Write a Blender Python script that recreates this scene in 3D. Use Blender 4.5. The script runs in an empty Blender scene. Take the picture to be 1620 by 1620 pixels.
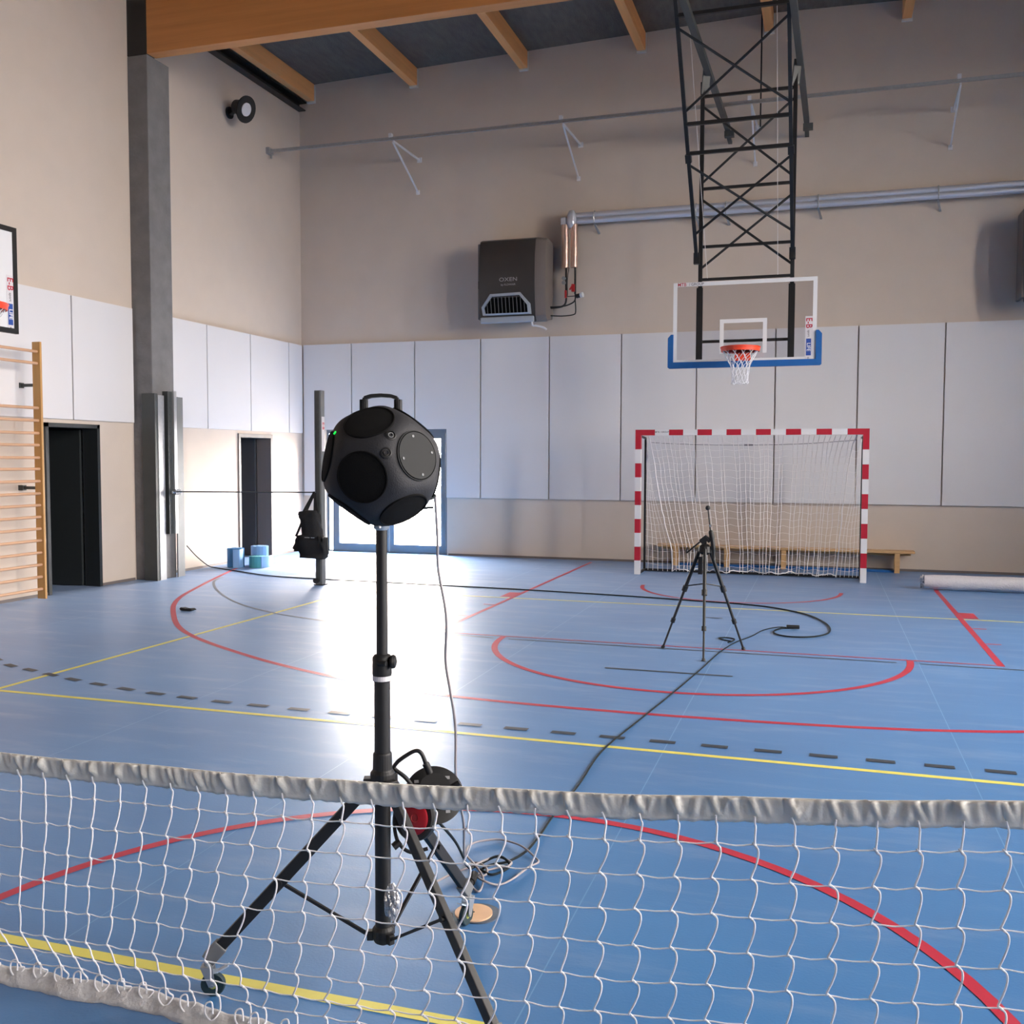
import bpy, bmesh, math, random
from mathutils import Vector, Matrix, Quaternion
random.seed(7)
V = Vector
scene = bpy.context.scene
COL = scene.collection
PI = math.pi

# ---------------------------------------------------------------- materials
def mat(name, col, rough=.6, metal=0., spec=.5, var=0., vscale=8., bump=0., bscale=60., stretch=None, rvar=0., sheen=0., transl=0.):
    m = bpy.data.materials.new(name); m.use_nodes = True
    nt = m.node_tree; nd = nt.nodes; lk = nt.links
    b = nd['Principled BSDF']
    b.inputs['Base Color'].default_value = (*col, 1)
    b.inputs['Roughness'].default_value = rough
    b.inputs['Metallic'].default_value = metal
    b.inputs['Specular IOR Level'].default_value = spec
    tc = nd.new('ShaderNodeTexCoord'); mp = nd.new('ShaderNodeMapping')
    lk.new(tc.outputs['Object'], mp.inputs['Vector'])
    if stretch: mp.inputs['Scale'].default_value = stretch
    if var:
        n = nd.new('ShaderNodeTexNoise'); n.inputs['Scale'].default_value = vscale; n.inputs['Detail'].default_value = 6
        lk.new(mp.outputs[0], n.inputs['Vector'])
        mx = nd.new('ShaderNodeMixRGB'); mx.blend_type = 'MIX'
        mx.inputs[1].default_value = (*[max(0, c*(1-var)) for c in col], 1)
        mx.inputs[2].default_value = (*[min(1, c*(1+var)) for c in col], 1)
        lk.new(n.outputs['Fac'], mx.inputs[0]); lk.new(mx.outputs[0], b.inputs['Base Color'])
        if rvar:
            mr = nd.new('ShaderNodeMapRange'); mr.inputs['To Min'].default_value = rough-rvar; mr.inputs['To Max'].default_value = rough+rvar
            mr.inputs['From Min'].default_value = .3; mr.inputs['From Max'].default_value = .7
            lk.new(n.outputs['Fac'], mr.inputs['Value']); lk.new(mr.outputs[0], b.inputs['Roughness'])
    if bump:
        n2 = nd.new('ShaderNodeTexNoise'); n2.inputs['Scale'].default_value = bscale; n2.inputs['Detail'].default_value = 3
        lk.new(mp.outputs[0], n2.inputs['Vector'])
        bp = nd.new('ShaderNodeBump'); bp.inputs['Strength'].default_value = bump; bp.inputs['Distance'].default_value = .01
        lk.new(n2.outputs['Fac'], bp.inputs['Height']); lk.new(bp.outputs[0], b.inputs['Normal'])
    if transl:
        tr = nd.new('ShaderNodeBsdfTranslucent'); tr.inputs['Color'].default_value = (*col, 1)
        ms = nd.new('ShaderNodeMixShader'); ms.inputs[0].default_value = transl
        out = nd['Material Output']
        lk.new(b.outputs[0], ms.inputs[1]); lk.new(tr.outputs[0], ms.inputs[2]); lk.new(ms.outputs[0], out.inputs['Surface'])
    return m

def glass_mat(name, tint=(1, 1, 1), refl=.06):
    m = bpy.data.materials.new(name); m.use_nodes = True
    nt = m.node_tree; nd = nt.nodes; lk = nt.links
    nd.remove(nd['Principled BSDF'])
    t = nd.new('ShaderNodeBsdfTransparent'); t.inputs[0].default_value = (*tint, 1)
    g = nd.new('ShaderNodeBsdfGlossy'); g.inputs['Roughness'].default_value = .03
    ms = nd.new('ShaderNodeMixShader'); ms.inputs[0].default_value = refl
    lk.new(t.outputs[0], ms.inputs[1]); lk.new(g.outputs[0], ms.inputs[2])
    lk.new(ms.outputs[0], nd['Material Output'].inputs['Surface'])
    return m

def emit_mat(name, col, s):
    m = mat(name, col); b = m.node_tree.nodes['Principled BSDF']
    b.inputs['Emission Color'].default_value = (*col, 1); b.inputs['Emission Strength'].default_value = s
    return m

M = {}
M['plaster'] = mat('beige wall plaster', (.61, .52, .445), .9, var=.05, vscale=3, bump=.25, bscale=180)
M['panel'] = mat('white acoustic wall panel', (.70, .685, .70), .85, var=.02, vscale=2, bump=.1, bscale=300)
M['concrete'] = mat('raw grey concrete', (.17, .165, .165), .85, var=.35, vscale=5, bump=.5, bscale=25)
M['deck'] = mat('charcoal wood wool ceiling board', (.125, .108, .092), .95, var=.4, vscale=14, bump=1., bscale=70, stretch=(1, .25, 1))
M['glulam'] = mat('varnished spruce timber', (.50, .205, .062), .55, var=.22, vscale=6, stretch=(.12, 3, 3), bump=.05)
M['purlin'] = mat('spruce purlin timber', (.90, .42, .16), .6, var=.18, vscale=6, stretch=(3, .12, 3))
M['pad'] = mat('white sealing pad', (.7, .68, .64), .8)
M['black_steel'] = mat('black painted steel', (.007, .007, .008), .5, var=.2, vscale=9)
M['dark_steel'] = mat('dark grey primed steel', (.05, .055, .055), .5, var=.2, vscale=6)
M['grey_steel'] = mat('grey painted steel', (.16, .165, .17), .5, var=.12, vscale=8)
M['galv'] = mat('galvanised steel', (.42, .43, .44), .4, .6, var=.2, vscale=25)
M['alu'] = mat('brushed aluminium', (.55, .56, .57), .35, .8, var=.1, vscale=20)
M['chrome'] = mat('bright chrome', (.75, .76, .78), .15, 1.)
M['white_paint'] = mat('white painted metal', (.72, .72, .74), .4, var=.04, vscale=4)
M['red_paint'] = mat('red painted metal', (.42, .012, .03), .4, var=.08, vscale=4)
M['pine'] = mat('pale lacquered pine', (.58, .36, .17), .5, var=.2, vscale=8, stretch=(.3, 3, 3))
M['pine_stile'] = mat('honey pine stile', (.50, .27, .085), .5, var=.2, vscale=8, stretch=(3, 3, .2))
M['rung'] = mat('round pine rung', (.60, .36, .22), .45, var=.12, vscale=8, stretch=(3, .2, 3))
M['black_plastic'] = mat('black plastic', (.007, .007, .008), .55, var=.15, vscale=30)
M['speaker'] = mat('charcoal speaker shell', (.016, .016, .020), .7, var=.12, vscale=20, bump=.15, bscale=220)
M['grille'] = mat('black speaker grille', (.003, .003, .0035), .9, spec=.2, bump=.6, bscale=600)
M['grille_plate'] = mat('dark grey speaker plate', (.010, .011, .012), .7, spec=.3, var=.1, vscale=12)
M['rope'] = mat('white braided net cord', (.93, .92, .95), .8, transl=.15, bump=.4, bscale=500)
M['goal_rope'] = mat('off white goal net twine', (.80, .77, .76), .9)
M['tape'] = mat('cream vinyl net tape', (.74, .72, .675), .5, var=.16, vscale=22, bump=.3, bscale=45, transl=.2)
M['tape_low'] = mat('pale woven bottom tape', (.62, .61, .62), .75, var=.12, vscale=18, bump=.5, bscale=60, transl=.12)
M['blue_pad'] = mat('blue backboard padding', (.008, .10, .33), .5, var=.06, vscale=10)
M['rim'] = mat('red orange steel rim', (.75, .06, .02), .4)
M['yellow_line'] = mat('yellow court paint', (.68, .62, .13), .45, var=.06, vscale=30)
M['red_line'] = mat('red court paint', (.42, .022, .05), .45, var=.08, vscale=30)
M['dark_line'] = mat('dark grey court paint', (.035, .045, .06), .45, var=.1, vscale=30)
M['grey_line'] = mat('grey court paint', (.085, .11, .15), .45, var=.1, vscale=30)
M['seam'] = mat('pale floor weld seam', (.13, .28, .50), .4)
M['cable_dark'] = mat('dark rubber cable', (.008, .013, .016), .8, spec=.25)
M['cable_white'] = mat('pale grey cable', (.33, .30, .31), .5)
M['heater'] = mat('charcoal heater housing', (.040, .037, .036), .4, var=.1, vscale=6)
M['heater_side'] = mat('taupe heater casing', (.165, .14, .13), .5, var=.05, vscale=6)
M['heater_trim'] = mat('pale grey heater outlet trim', (.36, .40, .46), .3)
M['fin'] = mat('grey heater louvre', (.12, .13, .14), .4)
M['foil'] = mat('aluminium foil pipe insulation', (.70, .72, .80), .4, .55, bump=.6, bscale=40)
M['foil_warm'] = mat('copper tinted foil insulation', (.72, .52, .44), .3, .8, bump=.5, bscale=40)
M['valve'] = mat('red valve lever', (.45, .015, .02), .4)
M['fabric_black'] = mat('black bag cloth', (.010, .010, .012), .9, bump=.5, bscale=120)
M['mat_dark'] = mat('dark blue foam', (.02, .14, .32), .7, var=.1, vscale=12)
M['mat_light'] = mat('sky blue foam', (.20, .38, .66), .6, var=.06, vscale=12)
M['mat_teal'] = mat('teal foam', (.06, .30, .36), .7, var=.06, vscale=12)
M['bubble'] = mat('bubble wrap film', (.70, .68, .72), .35, var=.15, vscale=40, bump=1., bscale=70, transl=.2)
M['frame_blue'] = mat('blue grey door aluminium', (.15, .17, .20), .4)
M['anthracite'] = mat('anthracite door paint', (.022, .026, .028), .45)
M['door_grey'] = mat('grey brown door frame', (.16, .135, .125), .5)
M['leaf_grey'] = mat('dark grey door leaf', (.05, .05, .055), .5)
M['disc'] = mat('pale plywood disc', (.66, .43, .27), .6, var=.1, vscale=20)
M['drum_red'] = mat('red plastic drum', (.33, .008, .018), .4)
M['lens'] = mat('frosted lamp lens', (.72, .70, .72), .3)
M['wrap'] = mat('crinkled silver film', (.5, .5, .52), .22, .7, var=.9, vscale=18, bump=1., bscale=30)
M['caster_body'] = mat('zinc caster fork', (.5, .53, .57), .3, .8)
M['caster_lever'] = mat('pale blue grey brake lever', (.5, .6, .72), .3)
M['tyre'] = mat('teal black caster tyre', (.01, .03, .04), .6)
M['wheel_hub'] = mat('yellow green wheel hub', (.42, .45, .10), .5)
M['glass'] = glass_mat('clear door glass', refl=.05)
M['acrylic'] = glass_mat('clear backboard acrylic', tint=(.93, .93, .94), refl=.045)
M['led'] = emit_mat('green power light', (.01, .9, .08), 1.6)
M['ground'] = mat('pale outdoor paving', (.62, .62, .60), .8, var=.05, vscale=3)
M['print_red'] = mat('red print', (.45, .01, .03), .5)
M['print_grey'] = mat('grey print', (.16, .15, .17), .5)
M['print_blue'] = mat('blue print', (.02, .07, .32), .5)
M['print_white'] = mat('white print', (.78, .78, .80), .5)
M['print_silver'] = mat('silver print', (.30, .30, .31), .5)
M['sticker'] = mat('white sticker film', (.66, .64, .67), .5)

def floor_material():
    m = bpy.data.materials.new('blue sports vinyl'); m.use_nodes = True
    nt = m.node_tree; nd = nt.nodes; lk = nt.links; b = nd['Principled BSDF']
    tc = nd.new('ShaderNodeTexCoord'); mp = nd.new('ShaderNodeMapping'); lk.new(tc.outputs['Object'], mp.inputs[0])
    n1 = nd.new('ShaderNodeTexNoise'); n1.inputs['Scale'].default_value = .9; n1.inputs['Detail'].default_value = 8
    lk.new(mp.outputs[0], n1.inputs['Vector'])
    r = nd.new('ShaderNodeValToRGB')
    r.color_ramp.elements[0].position = .3; r.color_ramp.elements[0].color = (.024, .142, .37, 1)
    r.color_ramp.elements[1].position = .75; r.color_ramp.elements[1].color = (.032, .175, .43, 1)
    lk.new(n1.outputs['Fac'], r.inputs[0])
    # dusty smears, stretched along the hall
    mp2 = nd.new('ShaderNodeMapping'); mp2.inputs['Scale'].default_value = (.5, 2.2, 1); mp2.inputs['Rotation'].default_value = (0, 0, .5)
    lk.new(tc.outputs['Object'], mp2.inputs[0])
    n2 = nd.new('ShaderNodeTexNoise'); n2.inputs['Scale'].default_value = 2.3; n2.inputs['Detail'].default_value = 9; n2.inputs['Roughness'].default_value = .65
    lk.new(mp2.outputs[0], n2.inputs['Vector'])
    r2 = nd.new('ShaderNodeValToRGB'); r2.color_ramp.elements[0].position = .52; r2.color_ramp.elements[0].color = (0, 0, 0, 1)
    r2.color_ramp.elements[1].position = .82; r2.color_ramp.elements[1].color = (.35, .35, .35, 1)
    lk.new(n2.outputs['Fac'], r2.inputs[0])
    mx = nd.new('ShaderNodeMixRGB'); mx.inputs[2].default_value = (.30, .38, .52, 1)
    lk.new(r2.outputs[0], mx.inputs[0]); lk.new(r.outputs[0], mx.inputs[1]); lk.new(mx.outputs[0], b.inputs['Base Color'])
    mr = nd.new('ShaderNodeMapRange'); mr.inputs['From Min'].default_value = .35; mr.inputs['From Max'].default_value = .75
    mr.inputs['To Min'].default_value = .52; mr.inputs['To Max'].default_value = .46
    lk.new(n2.outputs['Fac'], mr.inputs['Value']); lk.new(mr.outputs[0], b.inputs['Roughness'])
    n3 = nd.new('ShaderNodeTexNoise'); n3.inputs['Scale'].default_value = 90
    lk.new(mp.outputs[0], n3.inputs['Vector'])
    bp = nd.new('ShaderNodeBump'); bp.inputs['Strength'].default_value = .12; bp.inputs['Distance'].default_value = .005
    lk.new(n3.outputs['Fac'], bp.inputs['Height']); lk.new(bp.outputs[0], b.inputs['Normal'])
    b.inputs['Specular IOR Level'].default_value = .9
    b.inputs['Coat Weight'].default_value = .3; b.inputs['Coat Roughness'].default_value = .27
    b.inputs['Sheen Weight'].default_value = .12; b.inputs['Sheen Roughness'].default_value = .35; b.inputs['Sheen Tint'].default_value = (.85, .85, .95, 1)
    return m
M['floor'] = floor_material()

# ---------------------------------------------------------------- geometry helpers
def B(): return bmesh.new()
def box(bm, x0, x1, y0, y1, z0, z1):
    vs = [bm.verts.new(p) for p in ((x0,y0,z0),(x1,y0,z0),(x1,y1,z0),(x0,y1,z0),(x0,y0,z1),(x1,y0,z1),(x1,y1,z1),(x0,y1,z1))]
    for f in ((0,3,2,1),(4,5,6,7),(0,1,5,4),(1,2,6,5),(2,3,7,6),(3,0,4,7)): bm.faces.new([vs[i] for i in f])
    return bm
def hexa(bm, pts):
    vs = [bm.verts.new(p) for p in pts]
    for f in ((0,3,2,1),(4,5,6,7),(0,1,5,4),(1,2,6,5),(2,3,7,6),(3,0,4,7)): bm.faces.new([vs[i] for i in f])
    return bm
def bar(bm, a, b, w, h, up=(0, 0, 1)):
    a, b = V(a), V(b); d = (b-a).normalized(); u = V(up)
    s = d.cross(u)
    if s.length < 1e-4: s = d.cross(V((1, 0, 0)))
    s.normalize(); t = s.cross(d).normalized(); s = s*w/2; t = t*h/2
    return hexa(bm, [a-s-t, a+s-t, a+s+t, a-s+t, b-s-t, b+s-t, b+s+t, b-s+t])
def tube(bm, pts, r, n=8, closed=False, caps=True):
    pts = [V(p) for p in pts]; N = len(pts)
    rs = r if isinstance(r, (list, tuple)) else [r]*N
    tans = []
    for i in range(N):
        if closed: t = pts[(i+1) % N]-pts[i-1]
        else: t = pts[min(i+1, N-1)]-pts[max(i-1, 0)]
        if t.length < 1e-9: t = V((0, 0, 1))
        tans.append(t.normalized())
    ref = V((0, 0, 1)) if abs(tans[0].z) < .9 else V((1, 0, 0))
    nrm = tans[0].cross(ref).normalized(); rings = []
    for i in range(N):
        if i:
            ax = tans[i-1].cross(tans[i])
            if ax.length > 1e-7: nrm = Quaternion(ax.normalized(), tans[i-1].angle(tans[i])) @ nrm
        nrm = (nrm-tans[i]*nrm.dot(tans[i])).normalized(); bi = tans[i].cross(nrm)
        rings.append([bm.verts.new(pts[i]+(nrm*math.cos(2*PI*k/n)+bi*math.sin(2*PI*k/n))*rs[i]) for k in range(n)])
    for i in range(N-1 if not closed else N):
        a, b = rings[i], rings[(i+1) % N]
        for k in range(n): bm.faces.new((a[k], a[(k+1) % n], b[(k+1) % n], b[k]))
    if caps and not closed:
        bm.faces.new(rings[0][::-1]); bm.faces.new(rings[-1])
    return bm
def cyl(bm, a, b, r, n=16, r2=None): return tube(bm, [a, b], [r, r if r2 is None else r2], n)
def lathe(bm, prof, origin, axis, n=32):
    """prof: list of (radius, height) along the axis"""
    axis = V(axis).normalized(); o = V(origin)
    u = axis.cross(V((0, 0, 1)) if abs(axis.z) < .9 else V((1, 0, 0))).normalized(); w = axis.cross(u)
    rings = []
    for r, h in prof:
        if r < 1e-6: rings.append([bm.verts.new(o+axis*h)])
        else: rings.append([bm.verts.new(o+axis*h+(u*math.cos(2*PI*k/n)+w*math.sin(2*PI*k/n))*r) for k in range(n)])
    for a, b in zip(rings, rings[1:]):
        for k in range(n):
            if len(a) == 1 and len(b) == 1: continue
            if len(a) == 1: bm.faces.new((a[0], b[k], b[(k+1) % n]))
            elif len(b) == 1: bm.faces.new((a[k], a[(k+1) % n], b[0]))
            else: bm.faces.new((a[k], a[(k+1) % n], b[(k+1) % n], b[k]))
    if len(rings[0]) > 1: bm.faces.new(rings[0][::-1])
    if len(rings[-1]) > 1: bm.faces.new(rings[-1])
    return bm
def prism(bm, outline, a, b):
    """outline: list of 2D points mapped by function a(u,v)->Vector and b(u,v)->Vector (front and back)"""
    f = [bm.verts.new(a(*p)) for p in outline]; g = [bm.verts.new(b(*p)) for p in outline]; n = len(f)
    bm.faces.new(f); bm.faces.new(g[::-1])
    for i in range(n): bm.faces.new((f[i], g[i], g[(i+1) % n], f[(i+1) % n]))
    bm.normal_update()
    return bm
def catmull(pts, n=8, closed=False):
    P = [V(p) for p in pts]; N = len(P); out = []
    rng = range(N) if closed else range(N-1)
    for i in rng:
        if closed: p0, p1, p2, p3 = P[i-1], P[i], P[(i+1) % N], P[(i+2) % N]
        else: p0, p1, p2, p3 = P[max(i-1, 0)], P[i], P[i+1], P[min(i+2, N-1)]
        for k in range(n):
            t = k/n
            out.append(.5*((2*p1)+(p2-p0)*t+(2*p0-5*p1+4*p2-p3)*t*t+(3*p1-p0-3*p2+p3)*t**3))
    if not closed: out.append(P[-1])
    return out
def lerp(a, b, t): return a+(b-a)*t
def interp(x, tab):
    if x <= tab[0][0]: return tab[0][1]
    for (a, u), (b, v) in zip(tab, tab[1:]):
        if x <= b: return lerp(u, v, (x-a)/(b-a))
    return tab[-1][1]

def link(name, bm, material, parent=None, smooth=False, bevel=0, label=None, recenter=True, segs=2):
    bmesh.ops.recalc_face_normals(bm, faces=bm.faces)
    if bevel:
        es = [e for e in bm.edges if len(e.link_faces) == 2 and e.calc_face_angle(0) > .5]
        bmesh.ops.bevel(bm, geom=es, offset=bevel, segments=segs, affect='EDGES', profile=.6, clamp_overlap=True)
    me = bpy.data.meshes.new(name)
    off = V((0, 0, 0))
    if parent is None and recenter:
        xs = [v.co for v in bm.verts]
        lo = V([min(v[i] for v in xs) for i in range(3)]); hi = V([max(v[i] for v in xs) for i in range(3)])
        off = V(((lo.x+hi.x)/2, (lo.y+hi.y)/2, lo.z))
        bmesh.ops.translate(bm, verts=bm.verts, vec=-off)
    bm.to_mesh(me); bm.free()
    if smooth:
        for p in me.polygons: p.use_smooth = True
        if smooth != 'all':
            me.set_sharp_from_angle(angle=math.radians(40))
    o = bpy.data.objects.new(name, me); COL.objects.link(o)
    o.location = off
    for m in (material if isinstance(material, list) else [material]): me.materials.append(m)
    if parent is not None:
        o.parent = parent
        if parent.type == 'EMPTY': o.matrix_parent_inverse = Matrix.Translation(-V(parent['base']))
        else: o.matrix_parent_inverse = Matrix.Translation(-parent.location) if parent.parent is None else Matrix()
    if label: o['label'] = label
    return o
def tag(o, label, cat, group=None, kind=None):
    o['label'] = label; o['category'] = cat
    if group: o['group'] = group
    if kind: o['kind'] = kind
    return o
def thing(name, loc, label, cat, group=None):
    e = bpy.data.objects.new(name, None); e.empty_display_size = .1; COL.objects.link(e)
    e.location = loc; e['base'] = list(loc)
    return tag(e, label, cat, group)
def struct(name, bm, m, parent=None, **k):
    o = link(name, bm, m, parent, **k)
    if parent is None: o['kind'] = 'structure'
    return o
def text(name, body, size, mtx, m, parent, align='CENTER', depth=.0006, xscale=1., spacing=1.):
    c = bpy.data.curves.new(name, 'FONT'); c.body = body; c.size = size; c.align_x = align; c.align_y = 'CENTER'; c.extrude = depth
    c.space_character = spacing; c.offset = size*.012
    t = bpy.data.objects.new('tmp', c); COL.objects.link(t)
    dg = bpy.context.evaluated_depsgraph_get(); me = bpy.data.meshes.new_from_object(t.evaluated_get(dg))
    bpy.data.objects.remove(t); bpy.data.curves.remove(c)
    bm = bmesh.new(); bm.from_mesh(me); bpy.data.meshes.remove(me)
    bmesh.ops.transform(bm, matrix=mtx @ Matrix.Diagonal((xscale, 1, 1, 1)), verts=bm.verts)
    return link(name, bm, m, parent, recenter=False)
def frame_m(origin, xdir, ydir):
    x = V(xdir).normalized(); y = V(ydir); y = (y-x*y.dot(x)).normalized(); z = x.cross(y)
    return Matrix(((x.x, y.x, z.x, origin[0]), (x.y, y.y, z.y, origin[1]), (x.z, y.z, z.z, origin[2]), (0, 0, 0, 1)))

# ---------------------------------------------------------------- hall shell
W, YF, H = 15.8, -28., 8.16
def roof(x): return 8.16+.0295*(7.9-abs(x-7.9))
def wall_with_holes(bm, axis, a0, a1, z0, z1, holes, t0, t1):
    """axis 'y': wall in plane x, spans y ; axis 'x': wall in plane y, spans x"""
    cuts = sorted({a0, a1, *[h[0] for h in holes], *[h[1] for h in holes]})
    for u0, u1 in zip(cuts, cuts[1:]):
        zs = [(z0, z1)]
        for h in holes:
            if h[0] <= u0+1e-6 and h[1] >= u1-1e-6:
                new = []
                for c, d in zs:
                    if h[2] > c: new.append((c, min(d, h[2])))
                    if h[3] < d: new.append((max(c, h[3]), d))
                zs = new
        for c, d in zs:
            if d-c < 1e-4: continue
            if axis == 'y': box(bm, t0, t1, u0, u1, c, d)
            else: box(bm, u0, u1, t0, t1, c, d)
    return bm
bm = B(); box(bm, -3., W+.3, YF-.2, .3, -.25, 0); floor = struct('floor', bm, M['floor'], recenter=False)
D1 = (-6.15, -5.22, 0, 2.08); D2 = (-2.05, -1.04, 0, 2.05)
struct('wall_left', wall_with_holes(B(), 'y', YF, .3, 0, 8.3, [D1, D2], -.25, 0), M['plaster'])
bm = B(); wall_with_holes(bm, 'x', 0, W, 0, 8.15, [(.45, 2.77, 0, 2.16)], 0, .3)
hexa(bm, [(0,0,8.15),(7.9,0,8.15),(7.9,.3,8.15),(0,.3,8.15),(0,0,8.2),(7.9,0,8.44),(7.9,.3,8.44),(0,.3,8.2)])
hexa(bm, [(7.9,0,8.15),(W,0,8.15),(W,.3,8.15),(7.9,.3,8.15),(7.9,0,8.44),(W,0,8.2),(W,.3,8.2),(7.9,.3,8.44)])
struct('wall_back', bm, M['plaster'])
WIN = [(-5.2-2.5*k-(.78 if k < 3 else .5), -5.2-2.5*k, 1.9, 6.9) for k in range(7)]
struct('wall_right', wall_with_holes(B(), 'y', YF, .3, 0, 8.3, WIN, W, W+.3), M['plaster'])
bm = B(); box(bm, 0, W, YF-.2, YF, 0, 8.4); struct('wall_front', bm, M['plaster'])
bm = B()
for xa, xb in ((-.25, 7.9), (7.9, W+.3)):
    hexa(bm, [(xa,YF-.2,roof(xa)),(xb,YF-.2,roof(xb)),(xb,.3,roof(xb)),(xa,.3,roof(xa)),
              (xa,YF-.2,roof(xa)+.2),(xb,YF-.2,roof(xb)+.2),(xb,.3,roof(xb)+.2),(xa,.3,roof(xa)+.2)])
struct('ceiling', bm, M['deck'])
# store rooms behind the two door openings in the left wall
bm = B()
box(bm, -2.7, -2.6, -7.2, 0, 0, 2.6); box(bm, -2.6, -.25, -7.3, -7.2, 0, 2.6); box(bm, -2.6, -.25, 0, .1, 0, 2.6)
box(bm, -2.6, -.25, -3.8, -3.7, 0, 2.6); box(bm, -2.7, -.25, -7.3, .1, 2.6, 2.7)
struct('wall_storeroom', bm, M['grey_steel'])
bm = B(); box(bm, -.0, .012, D2[1]+.0, 0, 0, .035); box(bm, 0, .012, -3.9, D2[0], 0, .035); box(bm, 0, .012, D1[1], -4.56, 0, .035); box(bm, 0, .012, -16, D1[0], 0, .035)
struct('baseboard_left', bm, M['door_grey'])
bm = B(); box(bm, 2.8, W, -.012, 0, 0, .035); struct('baseboard_back', bm, M['door_grey'])

# painted court lines
LZ = [.0004]
def strip(pts, w, m, label, z=None, name='painted_line'):
    if z is None: LZ[0] += .00006; z = LZ[0]
    P = [V((p[0], p[1])) for p in pts]; bm = B(); L = []; R = []
    for i, p in enumerate(P):
        t = (P[min(i+1, len(P)-1)]-P[max(i-1, 0)]).normalized(); n = V((-t.y, t.x))*w/2
        L.append(bm.verts.new((p.x+n.x, p.y+n.y, z))); R.append(bm.verts.new((p.x-n.x, p.y-n.y, z)))
    for i in range(len(P)-1): bm.faces.new((L[i], R[i], R[i+1], L[i+1]))
    return link(name, bm, m, floor, label=label)
def cat2(pts, n=10): return [(p.x, p.y) for p in catmull([(x, y, 0) for x, y in pts], n)]
for k, x in enumerate([1.55, 3.17, 4.79, 6.41, 8.05, 9.67, 11.3, 12.9]):
    strip([(x, 0), (x, -16)], .0045, M['seam'], 'thin pale weld seam', name='floor_seam')
strip([(0, -13.08), (W, -13.08)], .05, M['yellow_line'], 'yellow painted line')
strip([(0, -10.19), (W, -10.19)], .045, M['yellow_line'], 'yellow painted line')
strip([(3.2, -13.05), (3.25, -10.2), (3.3, -6.6), (3.3, -4.6)], .045, M['yellow_line'], 'yellow painted line')
strip([(3.3, -4.57), (W, -4.57)], .045, M['yellow_line'], 'yellow painted line')
goal_area = cat2([(.4, -2.6), (.74, -3.57), (1.16, -4.69), (1.65, -5.86), (2.25, -6.78), (3.12, -7.77), (4.35, -8.58), (5.45, -9.08), (6.45, -9.34), (7.9, -9.39),
                  (9.35, -9.27), (10.35, -9.0), (11.4, -8.5), (12.6, -7.7), (13.5, -6.7), (14.1, -5.8), (14.7, -4.6), (15.1, -3.5), (15.4, -2.6)])
strip(goal_area, .055, M['red_line'], 'red painted line')
strip(cat2([(.95, -3.9), (1.11, -4.36), (1.71, -5.16), (2.5, -5.95), (3.25, -6.45), (3.93, -6.72), (4.75, -6.98), (5.42, -7.06)]), .035, M['grey_line'], 'grey painted line')
strip([(5.42, -7.06), (6.0, -7.12)], .035, M['grey_line'], 'grey painted line')
strip([(6.15, -7.13), (9.5, -7.13)], .03, M['dark_line'], 'dark painted line'); strip([(9.68, -7.13), (14, -7.13)], .03, M['dark_line'], 'dark painted line')
strip([(5.37, -7.0), (10.3, -7.0)], .03, M['red_line'], 'red painted line')
strip([(5.37, -7.0), (5.37, -.3)], .05, M['red_line'], 'red painted line'); strip([(10.3, -7.03), (10.3, -2.12)], .055, M['red_line'], 'red painted line')
for s, xx in ((-1, 5.35), (1, 10.33)):
    strip([(xx, -4.3), (xx+s*.15, -4.3)], .4, M['red_line'], 'red key block')
    for yy in (-5.15, -6.0): strip([(xx, yy), (xx+s*.13, yy)], .04, M['red_line'], 'red key tick')
strip([(7.84+1.77*math.cos(a), -7.03-1.72*math.sin(a)) for a in [i*PI/48 for i in range(49)]], .055, M['red_line'], 'red painted arc')
strip([(7.9+1.24*math.cos(a), -2.85-1.25*math.sin(a)) for a in [i*PI/40 for i in range(41)]], .05, M['red_line'], 'red painted arc')
strip([(7.26, -8.08), (8.26, -8.08)], .04, M['dark_line'], 'dark painted line'); strip([(7.72, -5.3), (7.92, -5.3)], .04, M['dark_line'], 'dark painted line')
strip([(7.73+1.82*math.cos(a), -13.16-1.81*math.sin(a)*-1) for a in [i*2*PI/96 for i in range(97)]], .052, M['red_line'], 'red painted circle')
# dashed nine metre arc: one broken line
bm = B(); z = .0029
cen = [(2.12, -9.18), (2.42, -9.33), (2.72, -9.49), (2.99, -9.57), (3.27, -9.66), (3.55, -9.74), (3.84, -9.81), (4.13, -9.87), (4.42, -9.92), (4.7, -9.95), (5.0, -9.98), (5.29, -9.99)]
cen += [(5.6+.3022*k, -9.995) for k in range(16)]
cen += [(10.44, -9.97), (10.74, -9.94), (11.04, -9.9), (11.34, -9.85), (11.63, -9.79)]
for i, (x, y) in enumerate(cen):
    a = V(cen[max(i-1, 0)]); b = V(cen[min(i+1, len(cen)-1)]); t = (b-a).normalized(); n = V((-t.y, t.x))*.028; t = t*.076; c = V((x, y))
    bm.faces.new([bm.verts.new((*(c+s*t+u*n), z)) for s, u in ((-1,-1),(1,-1),(1,1),(-1,1))])
link('dashed_line', bm, M['dark_line'], floor, label='dashed dark painted line')

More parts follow.
